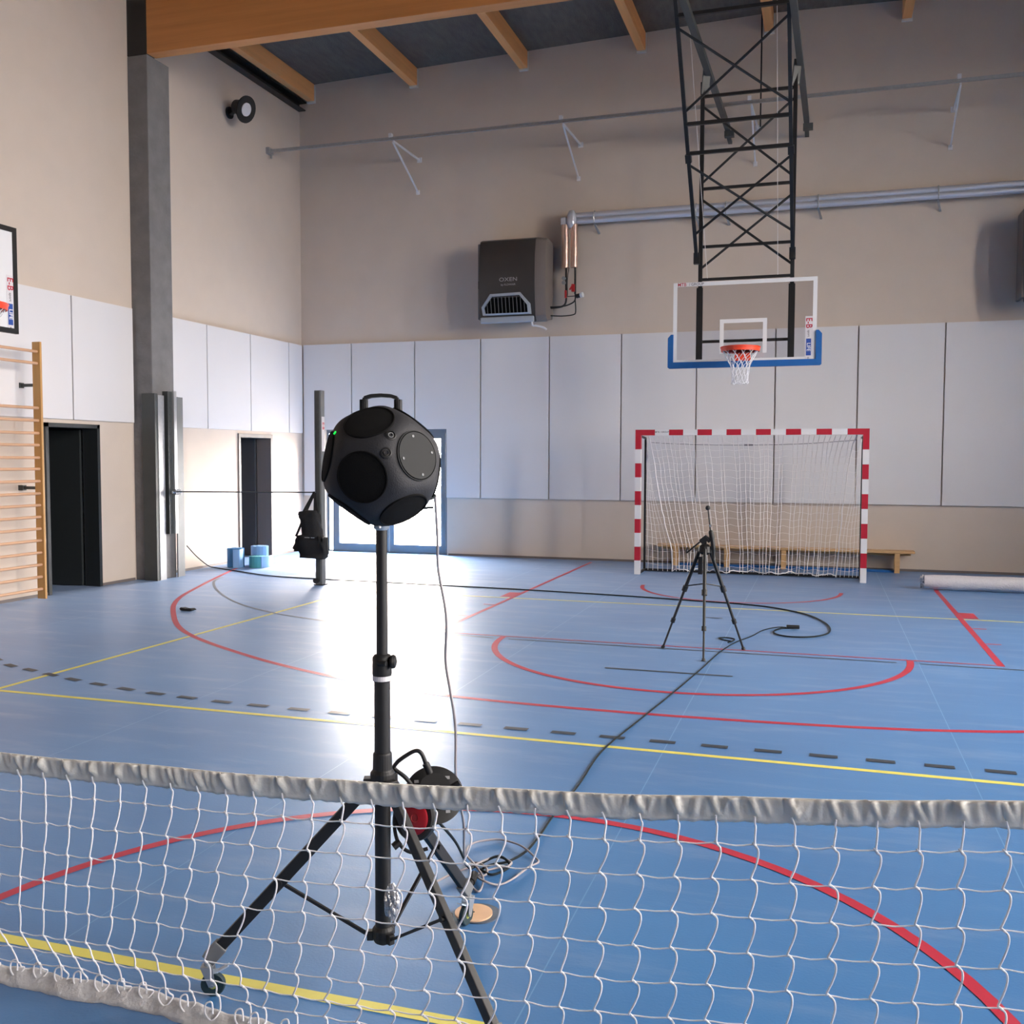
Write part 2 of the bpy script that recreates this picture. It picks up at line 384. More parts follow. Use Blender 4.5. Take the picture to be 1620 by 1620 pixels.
# ---------------------------------------------------------------- wall panels
def rectpanel(rects, x=None, y=None, t=.045):
    bm = B()
    for a, b, c, d in rects:
        if y is not None: box(bm, a, b, y-t, y, c, d)
        else: box(bm, x, x+t, a, b, c, d)
    return bm
g = .011; PT, PB = 3.657, .993
JX = [0.05, 1.0, 2.195, 3.39, 4.585, 5.78, 6.975, 8.17, 9.365, 10.56, 11.755, 12.95, 14.145, 15.34]
pl = ['narrow white panel in the far left corner of the goal wall, stepped beside the glass door',
      'white wall panel above the glass double door, behind the round speaker and nearer the corner',
      'white wall panel right of the glass door, cut around its upper right corner',
      'white wall panel under the left half of the heater, next to the one cut around the glass door',
      'white wall panel below the heater pipes, right of the one under the heater',
      'white wall panel whose lower half is behind the left post of the goal',
      'white wall panel behind the left half of the goal and left part of the backboard',
      'white wall panel directly behind the basketball rim and the middle of the goal',
      'white wall panel behind the right half of the goal and right edge of the backboard',
      'white wall panel just right of the goal, above the end of the bench',
      'white wall panel at the right edge of the photo, above the bubble wrap roll']
for i in range(11):
    a, b = JX[i]+g, JX[i+1]-g
    if i == 0: r = [(a, .44, PB, PT), (.44, b, 2.165, PT)]
    elif i == 1: r = [(a, b, 2.165, PT)]
    elif i == 2: r = [(a, 2.78, 2.165, PT), (2.78, b, PB, PT)]
    else: r = [(a, b, PB, PT)]
    o = link('wall_panel', rectpanel(r, y=0), M['panel']); tag(o, pl[i], 'wall panel', 'white panels on the goal wall')
JY = [-.05, -.52, -1.72, -2.9, -4.02]
ql = ['narrow white panel on the left wall, right in the far corner', 'white panel on the left wall above the right part of the far doorway',
      'white panel on the left wall above the left edge of the far doorway', 'white panel on the left wall immediately right of the concrete pillar']
for i in range(4):
    o = link('wall_panel', rectpanel([(JY[i+1]+g, JY[i]-g, 2.1, 3.65)], x=0), M['panel']); tag(o, ql[i], 'wall panel', 'white panels on the left wall')
JY = [-4.56, -5.7, -6.9, -8.1]
ql = ['white panel on the left wall immediately left of the concrete pillar, above the near dark doorway', 'white panel on the left wall behind the top of the wooden wall bars',
      'white panel at the left edge of the photo behind the black framed backboard']
for i in range(3):
    o = link('wall_panel', rectpanel([(JY[i+1]+g, JY[i]-g, 2.13, 3.65)], x=0), M['panel']); tag(o, ql[i], 'wall panel', 'white panels on the left wall')

# ---------------------------------------------------------------- doors
bm = B(); box(bm, -.2, .03, D1[0], D1[0]+.05, 0, 2.08); box(bm, -.2, .03, D1[1]-.05, D1[1], 0, 2.08); box(bm, -.2, .03, D1[0], D1[1], 2.03, 2.08)
d1 = struct('door_1', bm, M['anthracite'])
bm = B(); bar(bm, (-.22, D1[1]-.07, 1.01), (-1.05, D1[1]-.16, 1.01), .04, 2.0); link('door_leaf', bm, M['anthracite'], d1)
bm = B(); cyl(bm, (-.95, D1[1]-.17, 1.03), (-.95, D1[1]-.24, 1.03), .01); cyl(bm, (-.95, D1[1]-.24, 1.03), (-.82, D1[1]-.235, 1.03), .01); link('door_handle', bm, M['black_steel'], d1)
bm = B(); box(bm, -.25, .025, D2[0], D2[0]+.055, 0, 2.05); box(bm, -.25, .025, D2[1]-.055, D2[1], 0, 2.05); box(bm, -.25, .025, D2[0]+.055, D2[1]-.055, 1.99, 2.05)
d2 = struct('door_2', bm, M['door_grey'])
bm = B(); bar(bm, (-.26, D2[1]-.08, 1.0), (-1.1, D2[1]-.12, 1.0), .045, 1.96); link('door_leaf', bm, M['leaf_grey'], d2)
bm = B(); cyl(bm, (-1.0, D2[1]-.14, 1.03), (-1.0, D2[1]-.2, 1.03), .01); cyl(bm, (-1.0, D2[1]-.2, 1.03), (-.88, D2[1]-.2, 1.03), .01); link('door_handle', bm, M['chrome'], d2)
# glazed double door in the goal wall
bm = B(); Y0, Y1 = .08, .15
box(bm, .45, .49, Y0, Y1, 0, 2.16); box(bm, 2.72, 2.77, Y0, Y1, 0, 2.16); box(bm, .49, 2.72, Y0, Y1, 2.1, 2.16); box(bm, .56, .60, Y0, Y1, 0, 2.1); box(bm, .45, 2.77, Y0, Y1, 0, .02)
d3 = struct('door_3', bm, M['frame_blue'])
for a, b in ((.605, 1.655), (1.665, 2.715)):
    bm = B(); box(bm, a, a+.085, Y0-.01, Y1-.01, .02, 2.1); box(bm, b-.085, b, Y0-.01, Y1-.01, .02, 2.1)
    box(bm, a+.085, b-.085, Y0-.01, Y1-.01, .02, .15); box(bm, a+.085, b-.085, Y0-.01, Y1-.01, 2.0, 2.1)
    lf = link('door_leaf', bm, M['frame_blue'], d3)
    bm = B(); box(bm, a+.085, b-.085, .105, .111, .15, 2.0); link('glass_pane', bm, M['glass'], lf)
bm = B(); cyl(bm, (1.62, .07, 1.0), (1.62, .02, 1.0), .01); cyl(bm, (1.62, .02, .9), (1.62, .02, 1.15), .011); link('door_handle', bm, M['black_steel'], d3)
bm = B(); box(bm, -30, 50, .31, 40, -.3, -.02); box(bm, W+.31, 60, -60, .3, -.3, -.02); struct('floor_outside', bm, M['ground'], recenter=False)
# windows in the right wall, out of the picture
for k, (a, b, c, d) in enumerate(WIN):
    bm = B()
    for y0, y1, z0, z1 in ((a, a+.06, c, d), (b-.06, b, c, d), (a, b, c, c+.06), (a, b, d-.06, d), ((a+b)/2-.03, (a+b)/2+.03, c, d)): box(bm, W+.1, W+.16, y0, y1, z0, z1)
    w = struct('window_%d' % (k+1), bm, M['anthracite'])
    bm = B(); box(bm, W+.127, W+.133, a+.06, b-.06, c+.06, d-.06); link('glass_pane', bm, M['glass'], w)

# ---------------------------------------------------------------- pillar, beam, purlins
PY0, PY1, PX = -4.53, -4.07, .31
bm = B(); box(bm, 0, PX, PY0, PY1, 0, 6.96)
tag(link('concrete_pillar', bm, M['concrete'], bevel=.012), 'tall raw grey concrete pillar standing against the left wall under the timber beam', 'pillar')
bm = B(); box(bm, 0, PX-.005, PY0+.005, -4.36, 6.965, 7.9)
tag(link('steel_bracket', bm, M['black_steel']), 'black steel bracket on top of the concrete pillar, at the end of the timber beam', 'bracket')
bm = B(); t = 7.862
hexa(bm, [(PX,-4.53,6.965),(15.5,-4.53,6.965),(15.5,-4.35,6.965),(PX,-4.35,6.965),(PX,-4.53,t),(15.5,-4.53,t),(15.5,-4.35,t),(PX,-4.35,t)])
tag(link('timber_beam', bm, M['glulam'], bevel=.006), 'deep orange brown glued timber beam running across from the pillar under the roof', 'beam')
pn = ['timber purlin closest to the left wall, above the black steel angle', 'second timber purlin from the left wall, meeting the back wall above the heater side',
      'timber purlin meeting the back wall above the heater, third from the left wall', 'timber purlin meeting the goal wall just left of the black hoop mast',
      'timber purlin whose end is seen through the black hoop mast', 'timber purlin at the top right edge, right of the hoop mast']
for i, x in enumerate([.24, 2.18, 4.12, 6.05, 7.99, 9.93]):
    dz = .0295*(7.9-abs(x-7.9)); zb = 7.868+dz*1.05
    p = thing('roof_purlin', (x, -.1, zb), 'orange ' + pn[i], 'purlin', 'timber purlins under the dark roof')
    bm = B(); box(bm, x-.065, x+.065, -14.5, -.02, zb, roof(x)-.003); link('timber', bm, M['purlin'], p, bevel=.004)
    bm = B(); box(bm, x-.07, x+.07, -.05, 0.0, zb-.03, zb-.002); box(bm, x+.067, x+.08, -.03, 0, zb-.03, roof(x)-.02); link('end_pad', bm, M['pad'], p, label='white end pad')
bm = B(); box(bm, .001, .018, -4.0, -.03, 7.72, 7.863); box(bm, .018, .16, -4.0, -.03, 7.845, 7.863); box(bm, .018, .14, -4.0, -.03, 7.72, 7.735)
tag(link('steel_angle', bm, M['black_steel']), 'long black steel channel fixed high on the left wall below the first purlin', 'steel channel')

# steel volleyball channel on the pillar
s = thing('wall_post', (.34, -4.2, 0), 'grey steel channel with silver slider rail bolted to the lower half of the concrete pillar', 'volleyball post')
bm = B(); box(bm, .16, .365, -4.56, -4.535, 0, 2.52); box(bm, .315, .365, -4.535, -4.5, 0, 2.52); link('cover_plate', bm, M['dark_steel'], s, label='dark grey cover plate')
bm = B(); box(bm, .315, .37, -4.5, -4.37, 0, 2.5); link('left_flange', bm, M['galv'], s)
bm = B(); box(bm, .315, .34, -4.06, -3.92, 0, 2.5); box(bm, .34, .36, -4.1, -4.06, 0, 2.5); link('right_flange', bm, M['grey_steel'], s)
bm = B(); box(bm, .315, .40, -4.33, -4.24, .62, 2.56)
for k in range(20): cyl(bm, (.40, -4.285, .72+.09*k), (.404, -4.285, .72+.09*k), .012, 8)
link('perforated_rail', bm, M['dark_steel'], s)
bm = B(); box(bm, .40, .43, -4.24, -4.18, .62, 2.57); link('slider_rail', bm, M['alu'], s, label='silver slider rail')
bm = B(); box(bm, .40, .46, -4.26, -4.16, 1.15, 1.23); cyl(bm, (.43, -4.3, 1.19), (.43, -4.12, 1.19), .018); link('slider_clamp', bm, M['chrome'], s)
# free standing post with the bag
p = thing('volleyball_post', (2.63, -4.2, 0), 'square grey steel volleyball post standing on the floor in front of the glass door', 'volleyball post')
bm = B(); box(bm, 2.575, 2.675, -4.25, -4.15, .0, 2.54); link('post', bm, M['grey_steel'], p, bevel=.008)
bm = B(); box(bm, 2.60, 2.65, -4.262, -4.25, .05, 2.53)
for k in range(22): box(bm, 2.612, 2.638, -4.266, -4.262, .15+.105*k, .19+.105*k)
link('slotted_track', bm, M['dark_steel'], p)
bm = B(); box(bm, 2.675, 2.678, -4.235, -4.165, 1.75, 2.2); st = link('sticker', bm, M['sticker'], p, label='white sticker with red print')
text('sticker_print', 'E-B', .07, frame_m((2.6795, -4.2, 2.08), (0, 0, -1), (0, 1, 0)), M['print_red'], st)
bm = B(); box(bm, 2.56, 2.69, -4.265, -4.135, 0, .012); cyl(bm, (2.6, -4.3, .06), (2.6, -4.262, .06), .035, 14); link('base_clamp', bm, M['black_steel'], p)
bm = B(); cyl(bm, (.46, -4.2, 1.195), (2.573, -4.2, 1.214), .009, 10)
tag(link('net_bar', bm, M['dark_steel'], smooth=True), 'thin dark horizontal bar stretched from the pillar channel to the free standing post', 'bar')

# bag hanging on the bar
bag = thing('tote_bag', (2.5, -4.3, .37), 'black cloth shoulder bag hanging from the thin bar at the grey post', 'bag')
def blob(outline, y0, y1, m, name, parent):
    bm = B(); prism(bm, outline, lambda u, v: V((u, y0, v)), lambda u, v: V((u, y1, v)))
    bmesh.ops.triangulate(bm, faces=bm.faces); bmesh.ops.subdivide_edges(bm, edges=bm.edges, cuts=2, use_grid_fill=True)
    for v in bm.verts:
        v.co += V((random.uniform(-.004, .004), random.uniform(-.02, .02), random.uniform(-.004, .004)))
    bmesh.ops.smooth_vert(bm, verts=bm.verts, factor=.5)
    return link(name, bm, m, parent, smooth='all')
blob([(2.45,.37),(2.76,.36),(2.79,.42),(2.78,.63),(2.70,.66),(2.44,.66),(2.43,.45)], -4.42, -4.27, M['fabric_black'], 'body', bag)
blob([(2.46,.60),(2.75,.60),(2.70,.80),(2.66,.98),(2.52,.985),(2.42,.965),(2.42,.92),(2.46,.85)], -4.41, -4.29, M['fabric_black'], 'flap', bag)
blob([(2.31,.50),(2.34,.45),(2.45,.45),(2.48,.66),(2.40,.66)], -4.38, -4.28, M['fabric_black'], 'side_pouch', bag)
bm = B()
for a, b in (((2.47, -4.36, .97), (2.555, -4.22, 1.222)), ((2.51, -4.36, .97), (2.565, -4.22, 1.222)), ((2.62, -4.34, .97), (2.568, -4.23, 1.225)), ((2.66, -4.34, .95), (2.60, -4.30, 1.15)), ((2.60, -4.30, 1.15), (2.57, -4.23, 1.222)), ((2.34, -4.33, .64), (2.45, -4.34, .86))):
    bar(bm, a, b, .03, .006, up=(0, 1, 0))
tube(bm, [(2.565, -4.2+.014*math.cos(a), 1.214+.014*math.sin(a)) for a in [i*PI/8 for i in range(16)]], .006, 6, closed=True)
link('strap', bm, M['fabric_black'], bag)
bm = B(); box(bm, 2.53, 2.60, -4.446, -4.44, .635, .643); box(bm, 2.62, 2.67, -4.446, -4.44, .635, .643); link('zip', bm, M['print_silver'], bag)

# ---------------------------------------------------------------- rolled mats
def roll(cx, cy, r, h, m, label, flap=None, fm=None):
    t = thing('rolled_mat', (cx, cy, 0), label, 'foam mat', 'rolled foam mats by the far doorway')
    bm = B(); inner = []; outer = []; n = 90; turns = 5
    for i in range(n+1):
        a = i/n*turns*2*PI; rr = .025+(r-.025)*i/n
        inner.append((cx+rr*math.cos(a), cy+rr*math.sin(a)))
        rr -= (r-.025)/turns*.75; rr = max(rr, .004)
        outer.append((cx+rr*math.cos(a), cy+rr*math.sin(a)))
    for i in range(n):
        a, b, c, d = inner[i], inner[i+1], outer[i+1], outer[i]
        z0 = random.uniform(0, .004)
        hexa(bm, [(*a, .001), (*b, .001), (*c, .001), (*d, .001), (*a, h-z0), (*b, h-z0), (*c, h-z0), (*d, h-z0)])
    link('coil', bm, m, t)
    if flap:
        bm = B(); P = catmull([(*q, 0) for q in flap], 6)
        for u, v in zip(P, P[1:]): bar(bm, (u.x, u.y, h*.5), (v.x, v.y, h*.5), .018, h*.97)
        link('loose_end', bm, fm, t, label='paler loose end')
roll(.36, -2.68, .145, .285, M['mat_dark'], 'dark blue rolled foam mat against the left wall, largest and leftmost of the three', [(.5, -2.72), (.53, -2.86), (.46, -2.92)], M['mat_light'])
roll(.58, -2.36, .15, .30, M['mat_light'], 'light blue rolled foam mat standing behind the dark blue and teal rolls')
roll(.72, -2.66, .135, .175, M['mat_teal'], 'low teal rolled foam mat in front of the light blue roll', [(.83, -2.74), (.87, -2.6), (.85, -2.45)], M['mat_light'])

# ---------------------------------------------------------------- wall bars
t = thing('wall_bars', (.33, -7.1, 0), 'wooden gym wall bars with round rungs on the left wall beside the dark doorway', 'wall bars')
for yy in (-6.56, -7.53):
    bm = B(); box(bm, .27, .38, yy-.03, yy+.0, .035, 2.975); link('stile', bm, M['pine_stile'], t, bevel=.004)
for z in [2.864, 2.73, 2.224, 2.081, 1.938, 1.802, 1.659, 1.53, 1.39, 1.249, 1.115, .98, .845, .71, .57, .43, .29, .15]:
    bm = B(); cyl(bm, (.335, -6.585, z), (.335, -7.51, z), .017, 12); link('rung', bm, M['rung'], t, smooth=True)
for z in (2.49, 1.31):
    for yy in (-6.53, -7.57):
        bm = B(); bar(bm, (.05, yy, z), (.33, yy, z), .02, .035); box(bm, 0.046 if z > 2.1 else 0, .062, yy-.03, yy+.03, z-.03, z+.03); link('wall_bracket', bm, M['dark_steel'], t, label='dark steel wall bracket')

# ---------------------------------------------------------------- left backboard
x0 = 1.12; t = thing('basketball_backboard', (0, -8.59, 2.6), 'white backboard with black frame and orange rim cut off at the left edge', 'basketball hoop', 'basketball hoops')
ya, yb, za, zb = -9.49, -7.69, 2.90, 3.95
bm = B(); box(bm, x0, x0+.02, ya+.05, yb-.05, za+.05, zb-.05); link('board', bm, M['white_paint'], t)
bm = B(); box(bm, x0-.01, x0+.03, ya, ya+.05, za, zb); box(bm, x0-.01, x0+.03, yb-.05, yb, za, zb); box(bm, x0-.01, x0+.03, ya+.05, yb-.05, za, za+.05); box(bm, x0-.01, x0+.03, ya+.05, yb-.05, zb-.05, zb)
link('frame', bm, M['black_steel'], t, label='black frame')
def ring(cx, cy, z, dirx, diry, parent, n_net=12):
    bm = B(); tube(bm, [(cx+.235*math.cos(a), cy+.235*math.sin(a), z) for a in [i*2*PI/40 for i in range(40)]], .012, 10, closed=True)
    bx, by = cx-dirx*.39, cy-diry*.39
    for s in (-1, 1): cyl(bm, (bx-diry*s*.06, by+dirx*s*.06, z-.01), (cx-dirx*.18-diry*s*.14, cy-diry*.18+dirx*s*.14, z-.01), .012, 8)
    # flat collar and face plate
    px, py = cx-dirx*.385, cy-diry*.385
    bar(bm, (px-diry*.1, py+dirx*.1, z-.05), (px+diry*.1, py-dirx*.1, z-.05), .02, .15)
    lathe(bm, [(.20, -.035), (.22, 0), (.243, 0), (.235, -.05), (.20, -.035)], (cx, cy, z), (0, 0, 1), 36)
    r = link('rim', bm, M['rim'], parent, smooth=True, label='orange red rim')
    bm = B(); n = n_net; lv = 7
    prof = [(.225, 0), (.195, -.06), (.155, -.13), (.12, -.20), (.105, -.28), (.098, -.35), (.10, -.42)]
    for k in range(n):
        for s in (-.5, .5):
            pts = []
            for j, (rr, dz) in enumerate(prof):
                off = (s if j % 2 else 0)
                a = 2*PI*(k+off)/n
                pts.append((cx+rr*math.cos(a)+random.uniform(-.006, .006), cy+rr*math.sin(a)+random.uniform(-.006, .006), z-.02+dz))
            tube(bm, catmull(pts, 3), .0042, 5)
    tube(bm, [(cx+.10*math.cos(a)+.008*math.sin(5*a), cy+.10*math.sin(a), z-.44+.012*math.sin(7*a)) for a in [i*2*PI/30 for i in range(30)]], .0045, 5, closed=True)
    link('net', bm, M['rope'], parent, label='white cord net')
ring(x0+.48, -8.62, 3.05, 1, 0, t)
for yy in (-9.0, -8.1):
    bm = B(); bar(bm, (.05, yy, 3.6), (x0-.01, yy, 3.6), .05, .05); bar(bm, (.062, yy, 3.75), (.062, yy, 2.9), .06, .03); bar(bm, (0.06, yy, 2.95), (x0-.02, yy, 3.55), .035, .035)
    link('wall_arm', bm, M['black_steel'], t, label='black wall arm')
def stickers(parent, o, xd, nrm, h=1.):
    """vertical printed sticker: o = top centre, xd = horizontal direction on the board"""
    o = V(o); xd = V(xd); nrm = V(nrm); dn = V((0, 0, -1))
    def plate(z0, z1, w, m, name, off=.003):
        bm = B(); c0 = o+dn*z0; c1 = o+dn*z1
        a = [c0-xd*w/2, c0+xd*w/2, c1+xd*w/2, c1-xd*w/2]
        hexa(bm, [*(p+nrm*off for p in a), *(p+nrm*(off+.0015) for p in a)]); return link(name, bm, m, parent)
    st = plate(0, .56, .085, M['sticker'], 'sticker', .002); st['label'] = 'white sticker strip'
    y2 = xd
    text('sticker_print', 'E-B', .105, frame_m(o+dn*.085+nrm*.006, dn, y2), M['print_red'], parent, xscale=.9)
    text('sticker_print', 'sport', .04, frame_m(o+dn*.215+nrm*.006, dn, y2), M['print_grey'], parent)
    b = plate(.28, .49, .06, M['print_blue'], 'sticker_block', .004); b['label'] = 'blue printed block'
    text('sticker_print', 'LIFE', .062, frame_m(o+dn*.385+nrm*.008, dn, y2), M['print_white'], parent)
    text('sticker_print', 'eu', .035, frame_m(o+dn*.525+nrm*.006, dn, y2), M['print_grey'], parent)
stickers(t, (x0+.02, yb-.095, 3.47), (0, 1, 0), (1, 0, 0))

# ---------------------------------------------------------------- hoop on the ceiling mast
t = thing('basketball_backboard', (7.885, -2.7, 2.85), 'clear backboard with blue padding and orange rim on a tall black ceiling mast', 'basketball hoop', 'basketball hoops')
yb0 = -2.71; xa, xb, za, zb = 6.99, 8.785, 2.905, 3.95
bm = B(); box(bm, xa, xb, yb0, yb0+.012, za, zb); link('board', bm, M['acrylic'], t, label='clear acrylic board')
bm = B(); yy0, yy1 = yb0-.004, yb0-.001; w = .05
for a, b, c, d in ((xa, xa+w, za, zb), (xb-w, xb, za, zb), (xa+w, xb-w, zb-w, zb), (xa+w, xb-w, za, za+w)): box(bm, a, b, yy0, yy1, c, d)
for a, b, c, d in ((7.59, 7.64, 3.02, 3.46), (8.13, 8.18, 3.02, 3.46), (7.64, 8.13, 3.41, 3.46)): box(bm, a, b, yy0, yy1, c, d)
link('white_border', bm, M['white_paint'], t, label='white border and target box')
bm = B(); ou = [(6.925, 3.24), (6.965, 3.285), (6.997, 3.285), (6.997, 2.925), (8.778, 2.925), (8.778, 3.285), (8.81, 3.285), (8.85, 3.24), (8.85, 2.86), (8.83, 2.845), (6.945, 2.845), (6.925, 2.86)]
for a, b, c, d in ((6.93, 6.997, 2.925, 3.26), (8.778, 8.845, 2.925, 3.26), (6.93, 8.845, 2.848, 2.925)): pass
prism(bm, ou, lambda u, v: V((u, yb0-.022, v)), lambda u, v: V((u, yb0+.03, v)))
bmesh.ops.triangulate(bm, faces=[f for f in bm.faces if len(f.verts) > 4])
link('blue_padding', bm, M['blue_pad'], t, label='blue edge padding')
text('board_print', 'MTB', .058, frame_m((7.10, yb0-.0055, zb-.026), (1, 0, 0), (0, 0, 1)), M['print_red'], t)
text('board_print', '/ GROUP', .048, frame_m((7.285, yb0-.0055, zb-.026), (1, 0, 0), (0, 0, 1)), M['print_grey'], t)
stickers(t, (8.69, yb0-.004, 3.46), (1, 0, 0), (0, -1, 0))
ring(7.885, -3.11, 3.05, 0, -1, t)
XL, XR, YM = 7.325, 8.475, -2.70+.06
for x in (XL, XR):
    bm = B(); box(bm, x-.025, x+.025, YM-.025, YM+.025, 2.97, 6.5); link('mast_tube', bm, M['black_steel'], t)
    bm = B(); box(bm, x-.04+(.0), x+.04, YM-.06, YM-.026, 2.93, 3.88)
    for z in (3.08, 3.2, 3.6, 3.75): cyl(bm, (x, YM-.064, z), (x, YM-.06, z), .012, 8)
    link('board_carrier', bm, M['black_steel'], t)
def rod(a, b, r=.016, name='cross_brace'):
    bm = B(); cyl(bm, a, b, r, 8); link(name, bm, M['black_steel'], t)
def rung_b(a, b, w=.035):
    bm = B(); bar(bm, a, b, w, w); link('cross_bar', bm, M['black_steel'], t)
for z in (6.32, 5.15, 4.41, 3.99, 3.19): rung_b((XL+.02, YM, z), (XR-.02, YM, z))
rod((XL, YM, 6.2), (XR, YM, 5.22)); rod((XR, YM, 6.2), (XL, YM, 5.22)); rod((XL, YM, 5.02), (XR, YM, 4.13)); rod((XR, YM, 5.02), (XL, YM, 4.13))
# sloping strut frame
A0 = V((7.285, -2.72, 4.24)); A1 = V((7.19, -4.5, 7.2)); C0 = V((8.475, -2.72, 4.24)); C1 = V((8.43, -4.5, 7.2))
for a, b in ((A0, A1), (C0, C1)):
    bm = B(); bar(bm, a, b, .042, .042); link('strut_tube', bm, M['black_steel'], t)
    bm = B(); q = a+(b-a)*.37; bar(bm, q-(b-a).normalized()*.05, q+(b-a).normalized()*.05, .07, .07); link('hinge', bm, M['black_steel'], t)
    bm = B(); bar(bm, a+V((0, 0, -.06)), a+V((0, 0, .08)), .075, .075); link('hinge', bm, M['black_steel'], t)
def L_(z): return A0.lerp(A1, (z-A0.z)/(A1.z-A0.z))
def R_(z): return C0.lerp(C1, (z-C0.z)/(C1.z-C0.z))
for z in (6.70, 5.68, 5.385): rung_b(L_(z), R_(z), .04)
rod(L_(6.59), R_(5.80)); rod(L_(5.80), R_(6.59)); rod(L_(5.27), R_(4.50)); rod(L_(4.52), R_(5.28))
# horizontal carrier tubes on the roof side
for x, xw in ((7.40, 7.44), (8.52, 8.57)):
    bm = B(); bar(bm, (x-.05, -5.6, 6.6), (xw, -.42, 6.6), .075, .075); link('carrier_tube', bm, M['dark_steel'], t, label='dark grey carrier tube')
    bm = B(); box(bm, xw-.05, xw+.09, -.46, -.36, 6.48, 6.563); box(bm, xw-.03, xw+.03, -.44, -.002, 6.50, 6.54); link('end_bracket', bm, M['dark_steel'], t)
    bm = B(); bar(bm, (x-.02, YM-.05, 6.64), (x-.05, YM, 6.35), .1, .02); link('pivot_plate', bm, M['dark_steel'], t)
    for yy in (-5.5,):
        bm = B(); bar(bm, (x, yy, 6.64), (x, yy, 8.3), .03, .03); link('roof_hanger', bm, M['black_steel'], t)
bm = B(); box(bm, 7.893, 7.915, -.32, -.30, 6.62, 8.36); link('hanger_rod', bm, M['black_steel'], t)
for a, b in (((7.19, -3.25, 7.4), (7.42, -2.68, 4.0)), ((8.26, -3.25, 7.3), (8.30, -2.68, 4.0))):
    bm = B(); cyl(bm, a, b, .004, 6); link('hoist_cord', bm, M['goal_rope'], t, label='pale hoist cord')

# ---------------------------------------------------------------- high rail with brackets
t = thing('curtain_rail', (5.9, -1.05, 6.6), 'long thin grey rail on splayed brackets high along the goal wall', 'rail')
bm = B(); box(bm, .03, 14.5, -1.07, -1.03, 6.72, 6.765); link('rail', bm, M['galv'], t)
bm = B(); box(bm, .0, .06, -1.12, -.98, 6.69, 6.79); cyl(bm, (.06, -1.05, 6.68), (.06, -1.05, 6.62), .02, 8); link('end_plate', bm, M['galv'], t)
for x in (2.25, 5.05, 7.82, 10.56, 13.3):
    bm = B()
    bar(bm, (x+.03, 0, 6.70), (x, -1.03, 6.715), .022, .03); bar(bm, (x, 0, 6.17), (x, -1.03, 6.70), .022, .022)
    box(bm, x-.01, x+.07, -.02, 0, 6.66, 6.74); box(bm, x-.03, x+.03, -.02, 0, 6.13, 6.2); box(bm, x-.05, x-.0, -1.09, -1.02, 6.76, 6.82)
    link('wall_bracket', bm, M['white_paint'], t)

